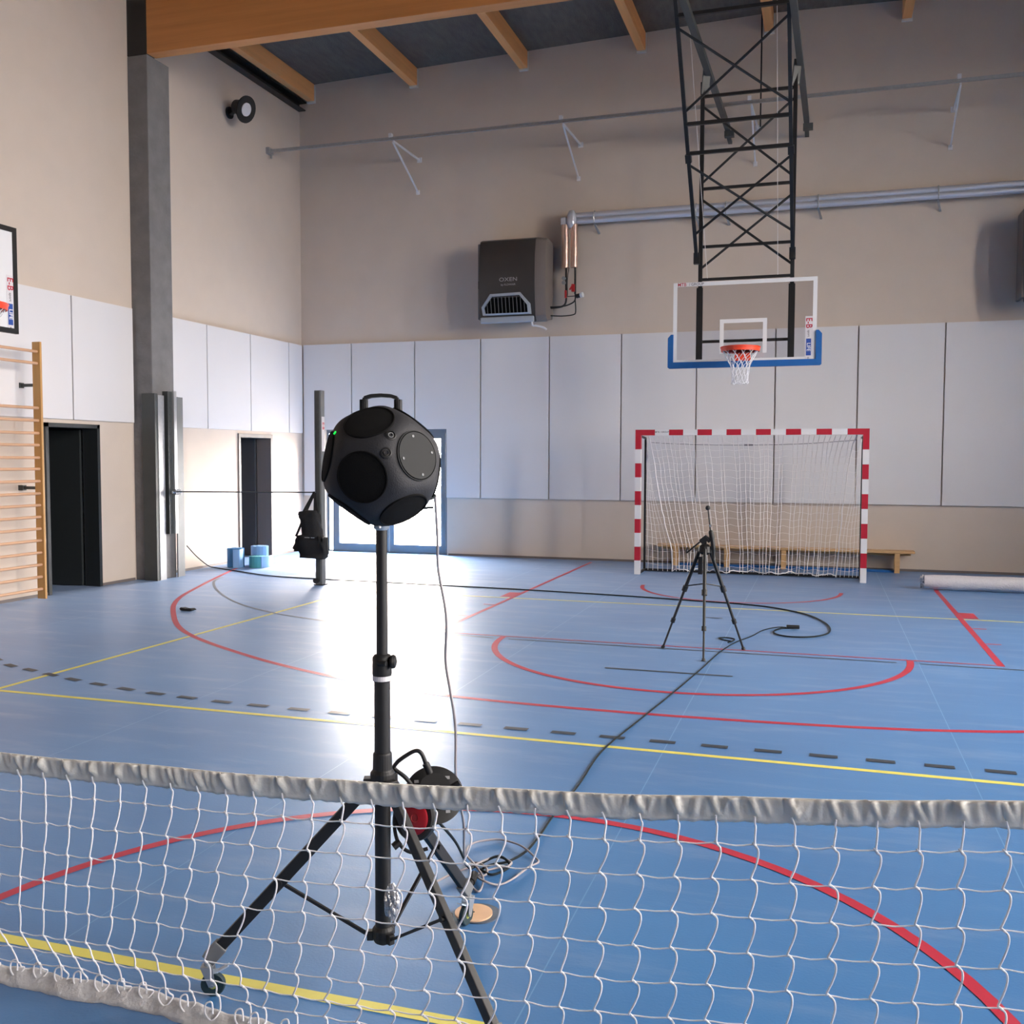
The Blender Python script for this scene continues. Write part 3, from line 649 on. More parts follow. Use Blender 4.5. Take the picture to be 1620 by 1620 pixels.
# ---------------------------------------------------------------- fan heaters
def heater(x, label):
    """x: left edge"""
    t = thing('fan_heater', (x+.55, -.4, 3.9), label, 'heater', 'wall mounted fan heaters')
    w = .93; zt, zbm = 5.17, 3.84
    prof = [(-.50, zt), (-.58, zt-.04), (-.64, zt-.3), (-.66, zt-.6), (-.66, zbm+.5), (-.63, zbm+.3), (-.58, zbm+.06), (-.50, zbm)]
    bm = B(); prism(bm, prof, lambda u, v: V((x, u, v)), lambda u, v: V((x+w, u, v)))
    bmesh.ops.triangulate(bm, faces=[f for f in bm.faces if len(f.verts) > 4])
    link('front_cover', bm, M['heater'], t, bevel=.012, smooth=True)
    prof = [(-.12, zt-.02), (-.5, zt), (-.585, zt-.05), (-.645, zt-.3), (-.652, zbm+.5), (-.60, zbm+.08), (-.5, zbm), (-.15, zbm+.05), (-.12, zbm+.15)]
    bm = B(); prism(bm, prof, lambda u, v: V((x+w, u, v)), lambda u, v: V((x+w+.17, lerp(u, -.38, .12), lerp(v, 4.5, .03))))
    bmesh.ops.triangulate(bm, faces=[f for f in bm.faces if len(f.verts) > 4])
    link('side_casing', bm, M['heater_side'], t, smooth=True, bevel=.01)
    bm = B(); box(bm, x-.05, x-.001, -.56, -.12, zbm+.06, zt-.06); box(bm, x+.05, x+w+.08, -.5, -.12, zbm+.05, zt-.05); link('rear_casing', bm, M['heater_side'], t, bevel=.02)
    # outlet with trim and louvres
    F = lambda u, v, d: V((x+u, -.60-.05*min(1, (v-zbm)/.5)-.03*0+d, v))
    ou = [(.07, zbm+.11), (.05, zbm+.24), (.20, zbm+.44), (.70, zbm+.45), (.86, zbm+.27), (.87, zbm+.11)]
    ins = [(.11, zbm+.135), (.095, zbm+.23), (.225, zbm+.40), (.685, zbm+.41), (.815, zbm+.25), (.825, zbm+.135)]
    bm = B(); n = 6
    f0 = [bm.verts.new(F(*p, -.035)) for p in ou]; f1 = [bm.verts.new(F(*p, -.045)) for p in ins]; f2 = [bm.verts.new(F(*p, .02)) for p in ou]; f3 = [bm.verts.new(F(*p, .02)) for p in ins]
    for i in range(n):
        j = (i+1) % n
        bm.faces.new((f0[i], f0[j], f1[j], f1[i])); bm.faces.new((f0[i], f2[i], f2[j], f0[j])); bm.faces.new((f1[i], f1[j], f3[j], f3[i])); bm.faces.new((f2[i], f3[i], f3[j], f2[j]))
    link('outlet_trim', bm, M['heater_trim'], t, label='pale outlet trim')
    bm = B(); box(bm, x+.02, x+w-.02, -.63, -.56, zbm-.012, zbm+.085); link('lower_lip', bm, M['heater_trim'], t, bevel=.02, label='pale lower lip')
    bm = B(); bm.faces.new([bm.verts.new(F(*p, -.004)) for p in ins]); g0 = [F(*p, .0) for p in ins]
    link('outlet_grille', bm, M['grille'], t)
    bm = B()
    for k in range(11):
        u = .15+.062*k; top = zbm+.40 if .225 < u < .685 else zbm+(.24+ (u-.095)*1.2 if u < .225 else .41-(u-.685)*1.2)
        bar(bm, F(u, zbm+.14, -.02), F(u-.01, top-.01, -.02), .006, .02, up=(0, 1, 0))
    link('louvres', bm, M['fin'], t)
    text('maker_print', 'OXEN', .085, frame_m((x+.50, -.664, 4.50), (1, 0, 0), (0, 0, 1)), M['print_silver'], t, xscale=1.25, spacing=1.05)
    text('maker_print', 'by FLOWAIR', .04, frame_m((x+.50, -.664, 4.42), (1, 0, 0), (0, 0, 1)), M['print_silver'], t, xscale=1.1)
    for xx in (x-.004, x+w+.004):
        bm = B(); box(bm, xx-.012, xx+.012, -.63, -.55, 4.38, 4.5); link('latch', bm, M['black_plastic'], t)
    bm = B(); box(bm, x+.2, x+.3, -.12, 0, 4.1, 5.0); box(bm, x+.7, x+.8, -.12, 0, 4.1, 5.0); link('wall_mount', bm, M['grey_steel'], t)
    return t
H1 = heater(3.57, 'charcoal wall mounted fan heater with pale outlet trim, left of the foil wrapped pipes')
heater(11.50, 'fan heater at the right edge of the photo, only a sliver visible')
bm = B(); tube(bm, catmull([(4.45, -.6, 3.85), (4.46, -.6, 3.77), (4.52, -.6, 3.765), (4.62, -.58, 3.74), (4.68, -.57, 3.70)], 4), .016, 8)
link('drain_pipe', bm, M['white_paint'], H1, smooth=True, label='short white bent drain pipe')

# pipes
t = thing('heating_pipe', (8, -.15, 5.4), 'long foil insulated heating pipes running from beside the heater to the right edge', 'pipe')
for z, y in ((5.545, -.14), (5.455, -.16)):
    bm = B(); tube(bm, [(4.86 if z < 5.5 else 4.95, y, z)]+[(5.2+.5*k, y+random.uniform(-.004, .004), z+random.uniform(-.004, .004)) for k in range(20)], .05, 12); link('horizontal_pipe', bm, M['foil'], t, smooth=True)
for x, y in ((4.885, -.2), (5.03, -.2)):
    bm = B(); tube(bm, [(x, y, 4.72), (x, y, 5.05), (x-.005, y, 5.4)], [.058, .06, .058], 14); link('drop_pipe', bm, M['foil_warm'], t, smooth=True)
bm = B(); lathe(bm, [(.05, -.12), (.075, -.08), (.08, 0), (.07, .1), (.04, .16)], (4.985, -.2, 5.46), (0, 0, 1), 12); link('foil_elbow', bm, M['foil'], t, smooth=True)
bm = B(); box(bm, 4.81, 4.90, -.24, -.12, 5.40, 5.52); link('foil_elbow', bm, M['foil'], t, bevel=.02)
for x in (5.35, 6.95, 7.4, 8.75, 10.4):
    bm = B(); bar(bm, (x, -.16, 5.40), (x+.05, -.01, 5.27), .03, .02); tube(bm, [(x, -.155+.062*math.cos(a), 5.5+.1*math.sin(a)) for a in [i*PI/8 for i in range(16)]], .008, 5, closed=True); link('pipe_clamp', bm, M['galv'], t)
bm = B(); cyl(bm, (4.90, -.2, 4.32), (4.90, -.2, 4.72), .016, 10); cyl(bm, (5.05, -.2, 4.30), (5.05, -.2, 4.72), .016, 10)
tube(bm, catmull([(4.90, -.2, 4.35), (4.90, -.21, 4.18), (4.84, -.25, 4.1), (4.62, -.3, 4.08)], 5), .016, 8)
tube(bm, catmull([(5.05, -.2, 4.32), (5.05, -.21, 4.2), (4.98, -.23, 4.14), (4.85, -.27, 4.1), (4.62, -.32, 4.09)], 5), .012, 8)
tube(bm, catmull([(5.05, -.2, 4.22), (5.06, -.2, 4.02), (5.02, -.21, 3.97), (4.85, -.25, 3.95), (4.62, -.3, 3.96)], 5), .010, 8)
tube(bm, catmull([(4.95, -.22, 4.72), (4.93, -.24, 4.5), (4.935, -.24, 4.3), (4.94, -.24, 4.26), (5.1, -.22, 4.27)], 5), .007, 6)
link('bare_pipe', bm, M['black_plastic'], t, smooth=True, label='dark bare pipe ends')
for z, x in ((4.55, 4.87), (4.48, 4.87)):
    bm = B(); cyl(bm, (x, -.26, z), (x, -.2, z), .03, 14); link('gauge', bm, M['print_silver'], t)
bm = B(); box(bm, 5.00, 5.05, -.26, -.2, 4.33, 4.45); bar(bm, (4.97, -.25, 4.36), (5.03, -.25, 4.45), .04, .02); link('valve_lever', bm, M['valve'], t, bevel=.005, label='red valve lever')
bm = B(); box(bm, 4.885, 4.915, -.24, -.2, 4.24, 4.36); link('valve_lever', bm, M['valve'], t, bevel=.004, label='red valve lever')
bm = B(); cyl(bm, (5.08, -.22, 4.26), (5.15, -.24, 4.27), .035, 14); link('actuator', bm, M['black_plastic'], t)
bm = B(); cyl(bm, (5.15, -.24, 4.27), (5.19, -.25, 4.275), .042, 16); link('actuator_cap', bm, M['white_paint'], t, label='white actuator cap')

# ---------------------------------------------------------------- wall lamp
t = thing('wall_spotlight', (.0, -2.2, 7.0), 'small round black spotlight with white lens high on the left wall', 'lamp')
c = V((.36, -2.28, 6.985)); nd = V((.93, -.12, -.36)).normalized()
bm = B(); lathe(bm, [(.05, -.24), (.1, -.20), (.12, -.1), (.15, -.03), (.19, -.01), (.2, .0), (.2, .02), (.12, .022), (.10, .012)], c, nd, 32); link('housing', bm, M['black_plastic'], t, smooth=True)
bm = B(); lathe(bm, [(0, .026), (.098, .024), (.098, .01)], c, nd, 28); link('lens', bm, M['lens'], t, smooth=True, label='white frosted lens')
bm = B(); cyl(bm, (0, -2.18, 7.0), (.03, -2.18, 7.0), .09, 20); bar(bm, (.03, -2.18, 7.0), c-nd*.17, .06, .08); cyl(bm, (.16, -2.31, 6.99), (.16, -2.07, 6.99), .02, 10); link('wall_arm', bm, M['black_steel'], t)

# ---------------------------------------------------------------- goal
t = thing('handball_goal', (7.9, -1.65, 0), 'red and white striped handball goal with white net in front of the bench', 'goal')
GX0, GX1, GY0, GY1 = 6.32, 9.48, -1.69, -1.61
segs = [(0, .28)]+[(.28+.2*k, .48+.2*k) for k in range(13)]+[(2.88, 3.16)]
def cb(parity, shrink):
    bm = B()
    for i, (a, b) in enumerate(segs):
        if i % 2 == parity: box(bm, GX0+a, GX0+b, GY0, GY1, 2.0, 2.08)
    return bm
cbw = link('crossbar', cb(1, 0), M['white_paint'], t, label='white painted crossbar'); link('crossbar_stripes', cb(0, 0), M['red_paint'], cbw, label='red stripes')
for xa_ in (GX0, GX1-.08):
    bm = B(); bw = B(); box(bm, xa_, xa_+.08, GY0, GY1, 1.8, 2.0)
    for k in range(9):
        box(bw if k % 2 == 0 else bm, xa_, xa_+.08, GY0, GY1, 1.6-.2*k, 1.8-.2*k)
    pw = link('post', bw, M['white_paint'], t, label='white painted post'); link('post_stripes', bm, M['red_paint'], pw, label='red stripes')
text('goal_print', 'MTB / GROUP', .032, frame_m((GX0+.38, GY0-.001, 2.045), (1, 0, 0), (0, 0, 1)), M['print_grey'], t)
bm = B(); GB = -1.2
bar(bm, (6.38, GB, .02), (9.42, GB, .02), .035, .035)
for x in (6.385, 9.415):
    bar(bm, (x, GB, .0), (x, GB, 1.98), .03, .03); bar(bm, (x, GY1, .02), (x, GB, .02), .03, .03); bar(bm, (x, GY1, 1.99), (x, GB-.0, 1.965), .025, .025)
link('ground_frame', bm, M['black_steel'], t, label='black rear frame')
bm = B(); random.seed(3)
NS = 42
def gp(s, u):  # s across 0..1, u down 0..1
    xt = lerp(6.50, 9.33, s); xb_ = lerp(6.83, 9.10, s); k = u**.55
    sh = .12*(1-abs(2*s-1))*math.sin(PI*u)*0
    x = lerp(xt, xb_, .25*u+.75*min(1, u*1.2)**2) if s < .5 else lerp(xt, xb_, k)
    y = lerp(-1.6, -1.24, min(1, u*5)**.7)-.22*max(0, u-.55)/.45*(.6+.4*math.sin(s*23))
    return V((x, y, lerp(1.99, .02, u)+(.03*abs(math.sin(s*PI*9)) if u > .98 else 0)))
jit = [random.uniform(-.018, .018) for _ in range(NS)]
for i in range(NS):
    s = i/(NS-1); pts = []
    if i % 3 == 1 and random.random() < .25: continue
    for j in range(21):
        p = gp(s, j/20); a = min(1, j/4)
        pts.append(p+V((jit[i]*a+random.uniform(-.006, .006), random.uniform(-.01, .01), 0)))
    tube(bm, pts, .0045 if 0 < i < NS-1 else .009, 4, caps=False)
for j in range(1, 20):
    pts = [gp(i/40, j/20)+V((0, 0, -.012*math.sin(i*PI/2)+random.uniform(-.006, .006))) for i in range(41)]
    tube(bm, pts, .0022, 3, caps=False)
tube(bm, [gp(i/60, 1)+V((0, -.02, .012+.02*abs(math.sin(i*.9)))) for i in range(61)], .007, 5, caps=False)
for sd in (0, 1):  # side curtains between the frame and the draped edge
    for i in range(5):
        pts = []
        for j in range(21):
            u = j/20; e = gp(sd, u); fx = 6.40 if sd == 0 else 9.40
            f = V((fx, -1.21, e.z)); pts.append(f.lerp(e, (i+.5)/5.5*min(1, u*1.3+.15))+V((random.uniform(-.005, .005), 0, 0)))
        tube(bm, pts, .0032, 4, caps=False)
    for j in range(2, 20):
        e = gp(sd, j/20); fx = 6.40 if sd == 0 else 9.40
        tube(bm, [V((fx, -1.21, e.z+.01)), V((fx, -1.21, e.z)).lerp(e, .5)+V((0, 0, -.02)), e], .0022, 3, caps=False)
link('goal_net', bm, M['goal_rope'], t, label='white draped net')
bm = B(); tube(bm, catmull([(6.5, -1.45, 1.90), (7.2, -1.35, 1.87), (7.9, -1.33, 1.865), (8.6, -1.35, 1.88), (9.33, -1.45, 1.93)], 6), .004, 5); box(bm, 7.82, 7.94, -1.34, -1.325, 1.855, 1.875); link('net_line', bm, M['print_grey'], t)

# bench
t = thing('gym_bench', (8.3, -.2, 0), 'long low wooden gym bench against the goal wall behind the goal', 'bench')
bm = B(); box(bm, 6.42, 10.2, -.33, -.08, .29, .325); link('seat', bm, M['pine'], t, bevel=.004)
for x in (6.72, 7.5, 8.35, 9.96):
    bm = B(); box(bm, x-.035, x+.035, -.32, -.27, 0, .29); box(bm, x-.035, x+.035, -.14, -.09, 0, .29); box(bm, x-.03, x+.03, -.27, -.14, .06, .11); link('leg', bm, M['pine'], t)
bm = B(); box(bm, 6.5, 10.15, -.22, -.19, .25, .289); box(bm, 10.08, 10.13, -.24, -.17, .255, .288); link('under_rail', bm, M['pine'], t)
bm = B(); box(bm, 6.74, 9.93, -.265, -.145, .0, .035)  # thin dark blue strip on the floor below the seat
tag(link('blue_strip', bm, M['blue_pad'], bevel=.004), 'thin dark blue strip lying flat under the wooden bench', 'mat')

# bubble wrap roll
bm = B(); pts = [(10.16+.12*k, -2.12+random.uniform(-.003, .003), .098+random.uniform(-.002, .002)) for k in range(17)]
tube(bm, pts, [.085]+[.096+random.uniform(-.003, .003) for _ in range(16)], 20)
t = thing('bubble_wrap_roll', (11, -2.12, 0), 'long roll of translucent bubble wrap lying on the blue floor at the right edge', 'roll')
link('film', bm, M['bubble'], t, smooth=True)
bm = B()
for k in range(40):
    a = k*.7; r = .014+.0017*k
    q = V((10.145+random.uniform(-.02, .01), -2.12+r*math.cos(a), .098+r*math.sin(a)))
    lathe(bm, [(.018, 0), (.012, .012), (0, .016)], q, (-1, random.uniform(-.5, .5), random.uniform(-.5, .5)), 6)
link('crumpled_end', bm, M['bubble'], t)

# small dropped object near the pillar
bm = B(); ou = [(2.25, .002), (2.37, .002), (2.40, .015), (2.37, .035), (2.31, .028), (2.25, .04), (2.235, .02)]
prism(bm, ou, lambda u, v: V((u, -6.66, v)), lambda u, v: V((u+.01, -6.58, v*.8)))
tag(link('small_pouch', bm, M['fabric_black'], bevel=.008), 'small black crumpled pouch lying alone on the floor near the red line bend', 'pouch')

# ---------------------------------------------------------------- far tripod and sound level meter
ax, ay = 7.94, -7.21; t = thing('camera_tripod', (ax, ay, 0), 'slim black tripod standing on the floor in front of the goal', 'tripod')
apex = V((ax, ay, .90))
for fx, fy in ((7.57, -7.10), (7.98, -7.57), (8.26, -6.97)):
    f = V((fx, fy, .0)); d = (f-V((ax, ay, 0))).normalized(); top = apex+d*.045
    P = lambda u: top.lerp(f, u)
    bm = B(); cyl(bm, P(0), P(.40), .016, 10); cyl(bm, P(.38), P(.72), .012, 10); cyl(bm, P(.7), P(.985), .009, 10)
    leg = link('leg', bm, M['black_plastic'], t, smooth=True)
    bm = B(); cyl(bm, P(.37), P(.42), .024, 10); cyl(bm, P(.695), P(.735), .020, 10); link('leg_lock', bm, M['black_plastic'], leg)
    bm = B(); cyl(bm, P(.975), f, .014, 10, .018); link('rubber_foot', bm, M['black_plastic'], leg)
    bm = B(); cyl(bm, V((ax, ay, .60)), P(.37), .006, 6); link('brace', bm, M['black_plastic'], t)
bm = B(); cyl(bm, (ax, ay, .55), (ax, ay, .96), .014, 12); link('centre_column', bm, M['black_plastic'], t)
bm = B(); lathe(bm, [(.03, -.05), (.055, -.03), (.05, .02), (.025, .04)], (ax, ay, .9), (0, 0, 1), 12); box(bm, ax-.055, ax-.02, ay-.02, ay+.02, .68, .83); link('spider', bm, M['black_plastic'], t)
bm = B(); bar(bm, (ax-.035, ay, .955), (ax+.02, ay, 1.0), .06, .05); bar(bm, (ax+.0, ay, 1.0), (ax+.045, ay, .965), .05, .035); cyl(bm, (ax-.16, ay, .86), (ax-.15, ay, .91), .006, 6); link('head', bm, M['black_plastic'], t, bevel=.008)
bm = B(); cyl(bm, (ax-.03, ay-.02, .97), (ax-.155, ay-.03, .86), .007, 8); link('pan_handle', bm, M['black_plastic'], t)
t = thing('sound_level_meter', (ax+.04, ay, 1.0), 'black handheld sound meter with thin microphone stem clamped on the slim tripod', 'sound meter')
bm = B(); P = catmull([(ax+.075, ay-.01, .82), (ax+.072, ay-.01, .9), (ax+.058, ay-.01, 1.0), (ax+.045, ay-.01, 1.06)], 4)
tube(bm, P, [.013]*4+[.019]*4+[.022]*3+[.02, .014], 10); link('body', bm, M['black_plastic'], t, smooth=True)
bm = B(); cyl(bm, (ax+.045, ay-.01, 1.05), (ax+.022, ay-.01, 1.24), .007, 8, .005); link('stem', bm, M['black_steel'], t)
bm = B(); bmesh.ops.create_icosphere(bm, subdivisions=2, radius=.022, matrix=Matrix.Translation((ax+.02, ay-.01, 1.252))); link('windscreen', bm, M['black_plastic'], t, smooth='all')
bm = B(); cyl(bm, (ax+.046, ay-.01, 1.09), (ax+.043, ay-.01, 1.11), .010, 8); link('connector', bm, M['chrome'], t)

# ---------------------------------------------------------------- cables on the floor
def cable(pts, r, m, name, label, n=10, z=None, parent=None, cat='cable'):
    P = [(*p, r+.001) if len(p) == 2 else p for p in pts]
    bm = B(); tube(bm, catmull(P, n), r, 6)
    o = link(name, bm, m, parent, smooth='all')
    if parent is None: tag(o, label, cat)
    return o
cable([(.36, -3.9, .42), (.1, -3.3, .2), (.05, -2.95, .03), (.2, -2.98, .009), (.83, -3.3, .009), (1.54, -3.62, .009), (2.38, -3.72, .009), (3.3, -3.76, .009), (4.3, -3.82, .009), (5.22, -3.86, .009), (6.3, -3.97, .009), (6.9, -4.05, .009), (7.5, -4.16, .009), (8.0, -4.24, .009), (8.4, -4.42, .009), (8.75, -4.8, .009), (8.94, -5.3, .009), (8.99, -5.72, .009), (8.94, -6.0, .009), (8.8, -6.18, .009), (8.62, -6.22, .009), (8.5, -6.13, .009), (8.47, -5.97, .009), (8.53, -5.78, .009), (8.6, -5.74, .009)],
      .008, M['cable_dark'], 'extension_cable', 'thin dark cable from the pillar past the mats, curling right of the slim tripod')
bm = B(); cyl(bm, (8.58, -5.745, .022), (8.70, -5.73, .022), .019, 10)
tag(link('cable_socket', bm, M['black_plastic']), 'black cable plug lying at the curled cable end right of the tripod', 'plug')
cable([(8.6, -5.70), (8.5, -5.70), (8.37, -5.92), (8.28, -6.3), (8.16, -6.68), (8.07, -7.2), (8.0, -7.9), (7.90, -8.8), (7.80, -9.6), (7.72, -10.3), (7.73, -10.9), (7.72, -11.35), (7.725, -11.6), (7.72, -11.8), (7.68, -11.93), (7.62, -11.99), (7.60, -12.04)],
      .005, M['cable_dark'], 'extension_cable', 'dark cable running across the floor from the tripod to the net and the tangled coil')
cable([(8.12, -6.62), (8.05, -6.58), (8.0, -6.5), (8.06, -6.45), (8.14, -6.5), (8.13, -6.63), (8.1, -6.7)], .006, M['cable_dark'], 'cable_loop', 'tiny loop of dark cable on the floor beside the tripod foot')
cable([(7.745, -12.903, 1.56), (7.736, -12.861, 1.423), (7.722, -12.819, 1.318), (7.731, -12.773, 1.159), (7.696, -12.688, .995), (7.694, -12.643, .888), (7.69, -12.58, .74), (7.668, -12.515, .528), (7.645, -12.377, .327), (7.60, -12.25, .17), (7.56, -12.12, .05), (7.54, -12.0, .008), (7.57, -11.99, .008), (7.62, -12.04, .012), (7.634, -12.09, .008), (7.60, -12.12, .008), (7.60, -12.17, .008), (7.635, -12.23, .008), (7.66, -12.235, .008), (7.64, -12.14, .016), (7.57, -12.04, .02), (7.49, -11.92, .008), (7.474, -11.81, .008), (7.528, -11.745, .008), (7.588, -11.728, .008), (7.695, -11.80, .022), (7.777, -11.868, .008), (7.80, -11.91, .008), (7.777, -11.966, .008), (7.747, -12.097, .008), (7.71, -12.163, .008), (7.655, -12.18, .024), (7.60, -12.10, .01), (7.65, -12.02, .008), (7.7, -12.0, .016), (7.69, -11.94, .01), (7.62, -11.95, .022), (7.55, -12.05, .012), (7.50, -12.14, .01), (7.47, -12.22, .01)],
      .0045, M['cable_white'], 'speaker_cable', 'pale grey cable hanging from the round speaker and tangled on the floor', n=8)
cable([(7.70, -12.80, .50), (7.66, -12.5, .30), (7.60, -12.2, .08), (7.57, -12.02, .008), (7.64, -11.95, .03), (7.70, -11.98, .008), (7.66, -12.08, .008), (7.60, -12.06, .014)], .005, M['cable_dark'], 'reel_cable', 'dark cable leading from the hanging reel down to the tangle', n=8)
bm = B(); cyl(bm, (7.60, -12.13, .02), (7.61, -12.20, .02), .017, 10); cyl(bm, (7.61, -12.20, .02), (7.612, -12.24, .02), .012, 10)
tag(link('cable_plug', bm, M['black_plastic']), 'black plug lying in the tangle of pale cable behind the net', 'plug')

# floor socket cover with plywood disc
t = thing('floor_socket', (7.70, -12.415, 0), 'pale round wooden disc in a dark ring on the blue floor behind the net', 'floor socket')
bm = B(); lathe(bm, [(.079, 0), (.079, .005), (.066, .006)], (7.715, -12.405, .0), (0, 0, 1), 40); link('ring', bm, M['grey_line'], t, label='dark metal ring')
bm = B(); lathe(bm, [(.069, .0062), (.069, .012), (0, .012)], (7.70, -12.418, .0), (0, 0, 1), 40); dd = link('disc', bm, M['disc'], t, label='pale wooden disc')
bm = B(); lathe(bm, [(.004, .012), (.004, .0135), (0, .0135)], (7.70, -12.418, .0), (0, 0, 1), 10); link('screw', bm, M['black_steel'], dd)

# ---------------------------------------------------------------- speaker stand
cx, cy = 7.606, -12.994
t = thing('speaker_stand', (cx, cy, 0), 'tall black tripod stand on casters carrying the round speaker behind the net', 'speaker stand')
bm = B(); cyl(bm, (cx, cy, 1.02), (cx, cy, 1.47), .0175, 24); link('upper_tube', bm, M['black_steel'], t, smooth=True)
bm = B(); cyl(bm, (cx, cy, .20), (cx, cy, 1.04), .0245, 24); link('lower_tube', bm, M['black_steel'], t, smooth=True)
bm = B(); lathe(bm, [(.026, .985), (.029, .99), (.029, 1.005), (.030, 1.01), (.030, 1.06), (.024, 1.068), (.0185, 1.07)], (cx, cy, 0), (0, 0, 1), 24); cl = link('clamp_collar', bm, M['black_plastic'], t, smooth=True)
bm = B(); cyl(bm, (cx, cy-.03, 1.048), (cx+.03, cy-.034, 1.048), .008, 10)
lathe(bm, [(.008, 0), (.019, .004), (.022, .010), (.019, .018), (.006, .022)], (cx+.03, cy-.01, 1.05), (1, .25, 0), 12); kn = link('knob', bm, M['black_plastic'], cl, smooth=True)
bm = B(); lathe(bm, [(.0252, .990), (.0252, 1.004)], (cx, cy, 0), (0, 0, 1), 24); lathe(bm, [(.0295, .989), (.0295, 1.004)], (cx, cy, 0), (0, 0, 1), 24); link('label_band', bm, M['sticker'], cl, label='white label band')
bm = B(); lathe(bm, [(.026, .62), (.036, .625), (.038, .70), (.030, .71), (.029, .76), (.0255, .765)], (cx, cy, 0), (0, 0, 1), 24)
F = [(7.105, -13.175), (7.70, -12.49), (8.072, -13.285)]
for fx, fy in F:
    d = (V((fx, fy, 0))-V((cx, cy, 0))).normalized(); a = V((cx, cy, .655))+d*.03; b = V((cx, cy, .655))+d*.058; bar(bm, a, b, .035, .06)
link('hub', bm, M['black_plastic'], t, bevel=.003)
bm = B(); lathe(bm, [(.012, .155), (.028, .165), (.034, .18), (.034, .205), (.026, .215)], (cx, cy, 0), (0, 0, 1), 20)
for fx, fy in F:
    d = (V((fx, fy, 0))-V((cx, cy, 0))).normalized(); bar(bm, V((cx, cy, .185))+d*.03, V((cx, cy, .185))+d*.05, .02, .03)
link('base_clamp', bm, M['black_plastic'], t, bevel=.002)
for i, (fx, fy) in enumerate(F):
    f = V((fx, fy, .125)); d = (V((fx, fy, 0))-V((cx, cy, 0))).normalized(); a = V((cx, cy, .655))+d*.045
    bm = B(); bar(bm, a, f, .022, .036); leg = link('leg', bm, M['black_steel'], t, bevel=.003)
    m = a.lerp(f, .56)
    bm = B(); bar(bm, V((cx, cy, .185))+d*.045, m, .011, .009); link('brace', bm, M['black_steel'], t)
    bm = B(); s_ = d.cross(V((0, 0, 1))); cyl(bm, m-s_*.02, m+s_*.02, .009, 10); link('pivot', bm, M['black_plastic'], leg)
    # end socket
    dirl = (f-a).normalized()
    bm = B(); bar(bm, f-dirl*(.012 if i == 2 else .05), f+dirl*.012, .032, .046); link('end_socket', bm, M['grey_steel'], leg, bevel=.004, label='grey end socket')
    # caster
    c0 = V((fx, fy, 0))+d*.012; w = s_ if i else V((.55, -.83, 0)).normalized(); w = w.normalized(); q = w.cross(V((0, 0, 1))).normalized()
    if i == 0: q = V((.83, .30, 0)).normalized(); w = q.cross(V((0, 0, 1))).normalized()
    wc = c0+q*.018+V((0, 0, .0375))
    bm = B(); lathe(bm, [(.022, -.009), (.034, -.010), (.0375, -.006), (.0375, .006), (.034, .010), (.022, .009)], wc, w, 28); link('caster_tyre', bm, M['tyre'], leg, smooth=True, label='dark caster tyre')
    bm = B(); lathe(bm, [(0, -.0095), (.008, -.0095), (.0225, -.008), (.0225, .008), (.008, .0095), (0, .0095)], wc, w, 20); link('caster_hub', bm, M['wheel_hub'], leg, label='yellow wheel hub')
    bm = B()
    for sg in (-1, 1):
        o_ = w*sg*.014
        p = [c0+o_+V((0, 0, .095))-q*.018, c0+o_+V((0, 0, .095))+q*.02, wc+o_+q*.010, wc+o_-q*.010-V((0, 0, .004))]
        vs = [bm.verts.new(x) for x in p]+[bm.verts.new(x+w*sg*.0025) for x in p]
        for f_ in ((0,1,2,3),(7,6,5,4),(0,4,5,1),(1,5,6,2),(2,6,7,3),(3,7,4,0)): bm.faces.new([vs[k] for k in f_])
    bar(bm, c0+V((0, 0, .095))-q*.018, c0+V((0, 0, .095))+q*.02, .03, .004); cyl(bm, c0+V((0, 0, .09)), c0+V((0, 0, .115)), .010, 12); cyl(bm, wc-w*.019, wc+w*.019, .005, 8)
    link('caster_fork', bm, M['caster_body'], leg, label='bright metal caster fork')
    bm = B(); k = c0+V((0, 0, .075)); bar(bm, k+q*.008, k+q*.035+V((0, 0, .004)), .026, .004); bar(bm, k+q*.033+V((0, 0, .003)), k+q*.066+V((0, 0, .022)), .022, .004); link('brake_lever', bm, M['caster_lever'], leg, label='pale brake lever')
bm = B(); lathe(bm, [(.018, 1.452), (.021, 1.456), (.024, 1.462), (.024, 1.470)], (cx, cy, 0), (0, 0, 1), 24); cyl(bm, (cx-.01, cy-.028, 1.462), (cx+.01, cy-.032, 1.466), .006, 8); link('top_mount', bm, M['alu'], t, smooth=True, label='metal top mount')

# crinkled film around the foot of the tube
bm = B(); bmesh.ops.create_icosphere(bm, subdivisions=4, radius=1)
for v in bm.verts:
    n = v.co.copy(); k = 1+.10*math.sin(9*n.x+7*n.z)+.09*math.sin(13*n.y-8*n.z)+random.uniform(-.05, .05)
    v.co = V((7.664+n.x*.022*k, -13.055+n.y*.022*k, .325+n.z*.052*k))
tag(link('plastic_wrap', bm, M['wrap']), 'small crumpled silvery plastic film stuck to the foot of the speaker stand tube', 'plastic film')

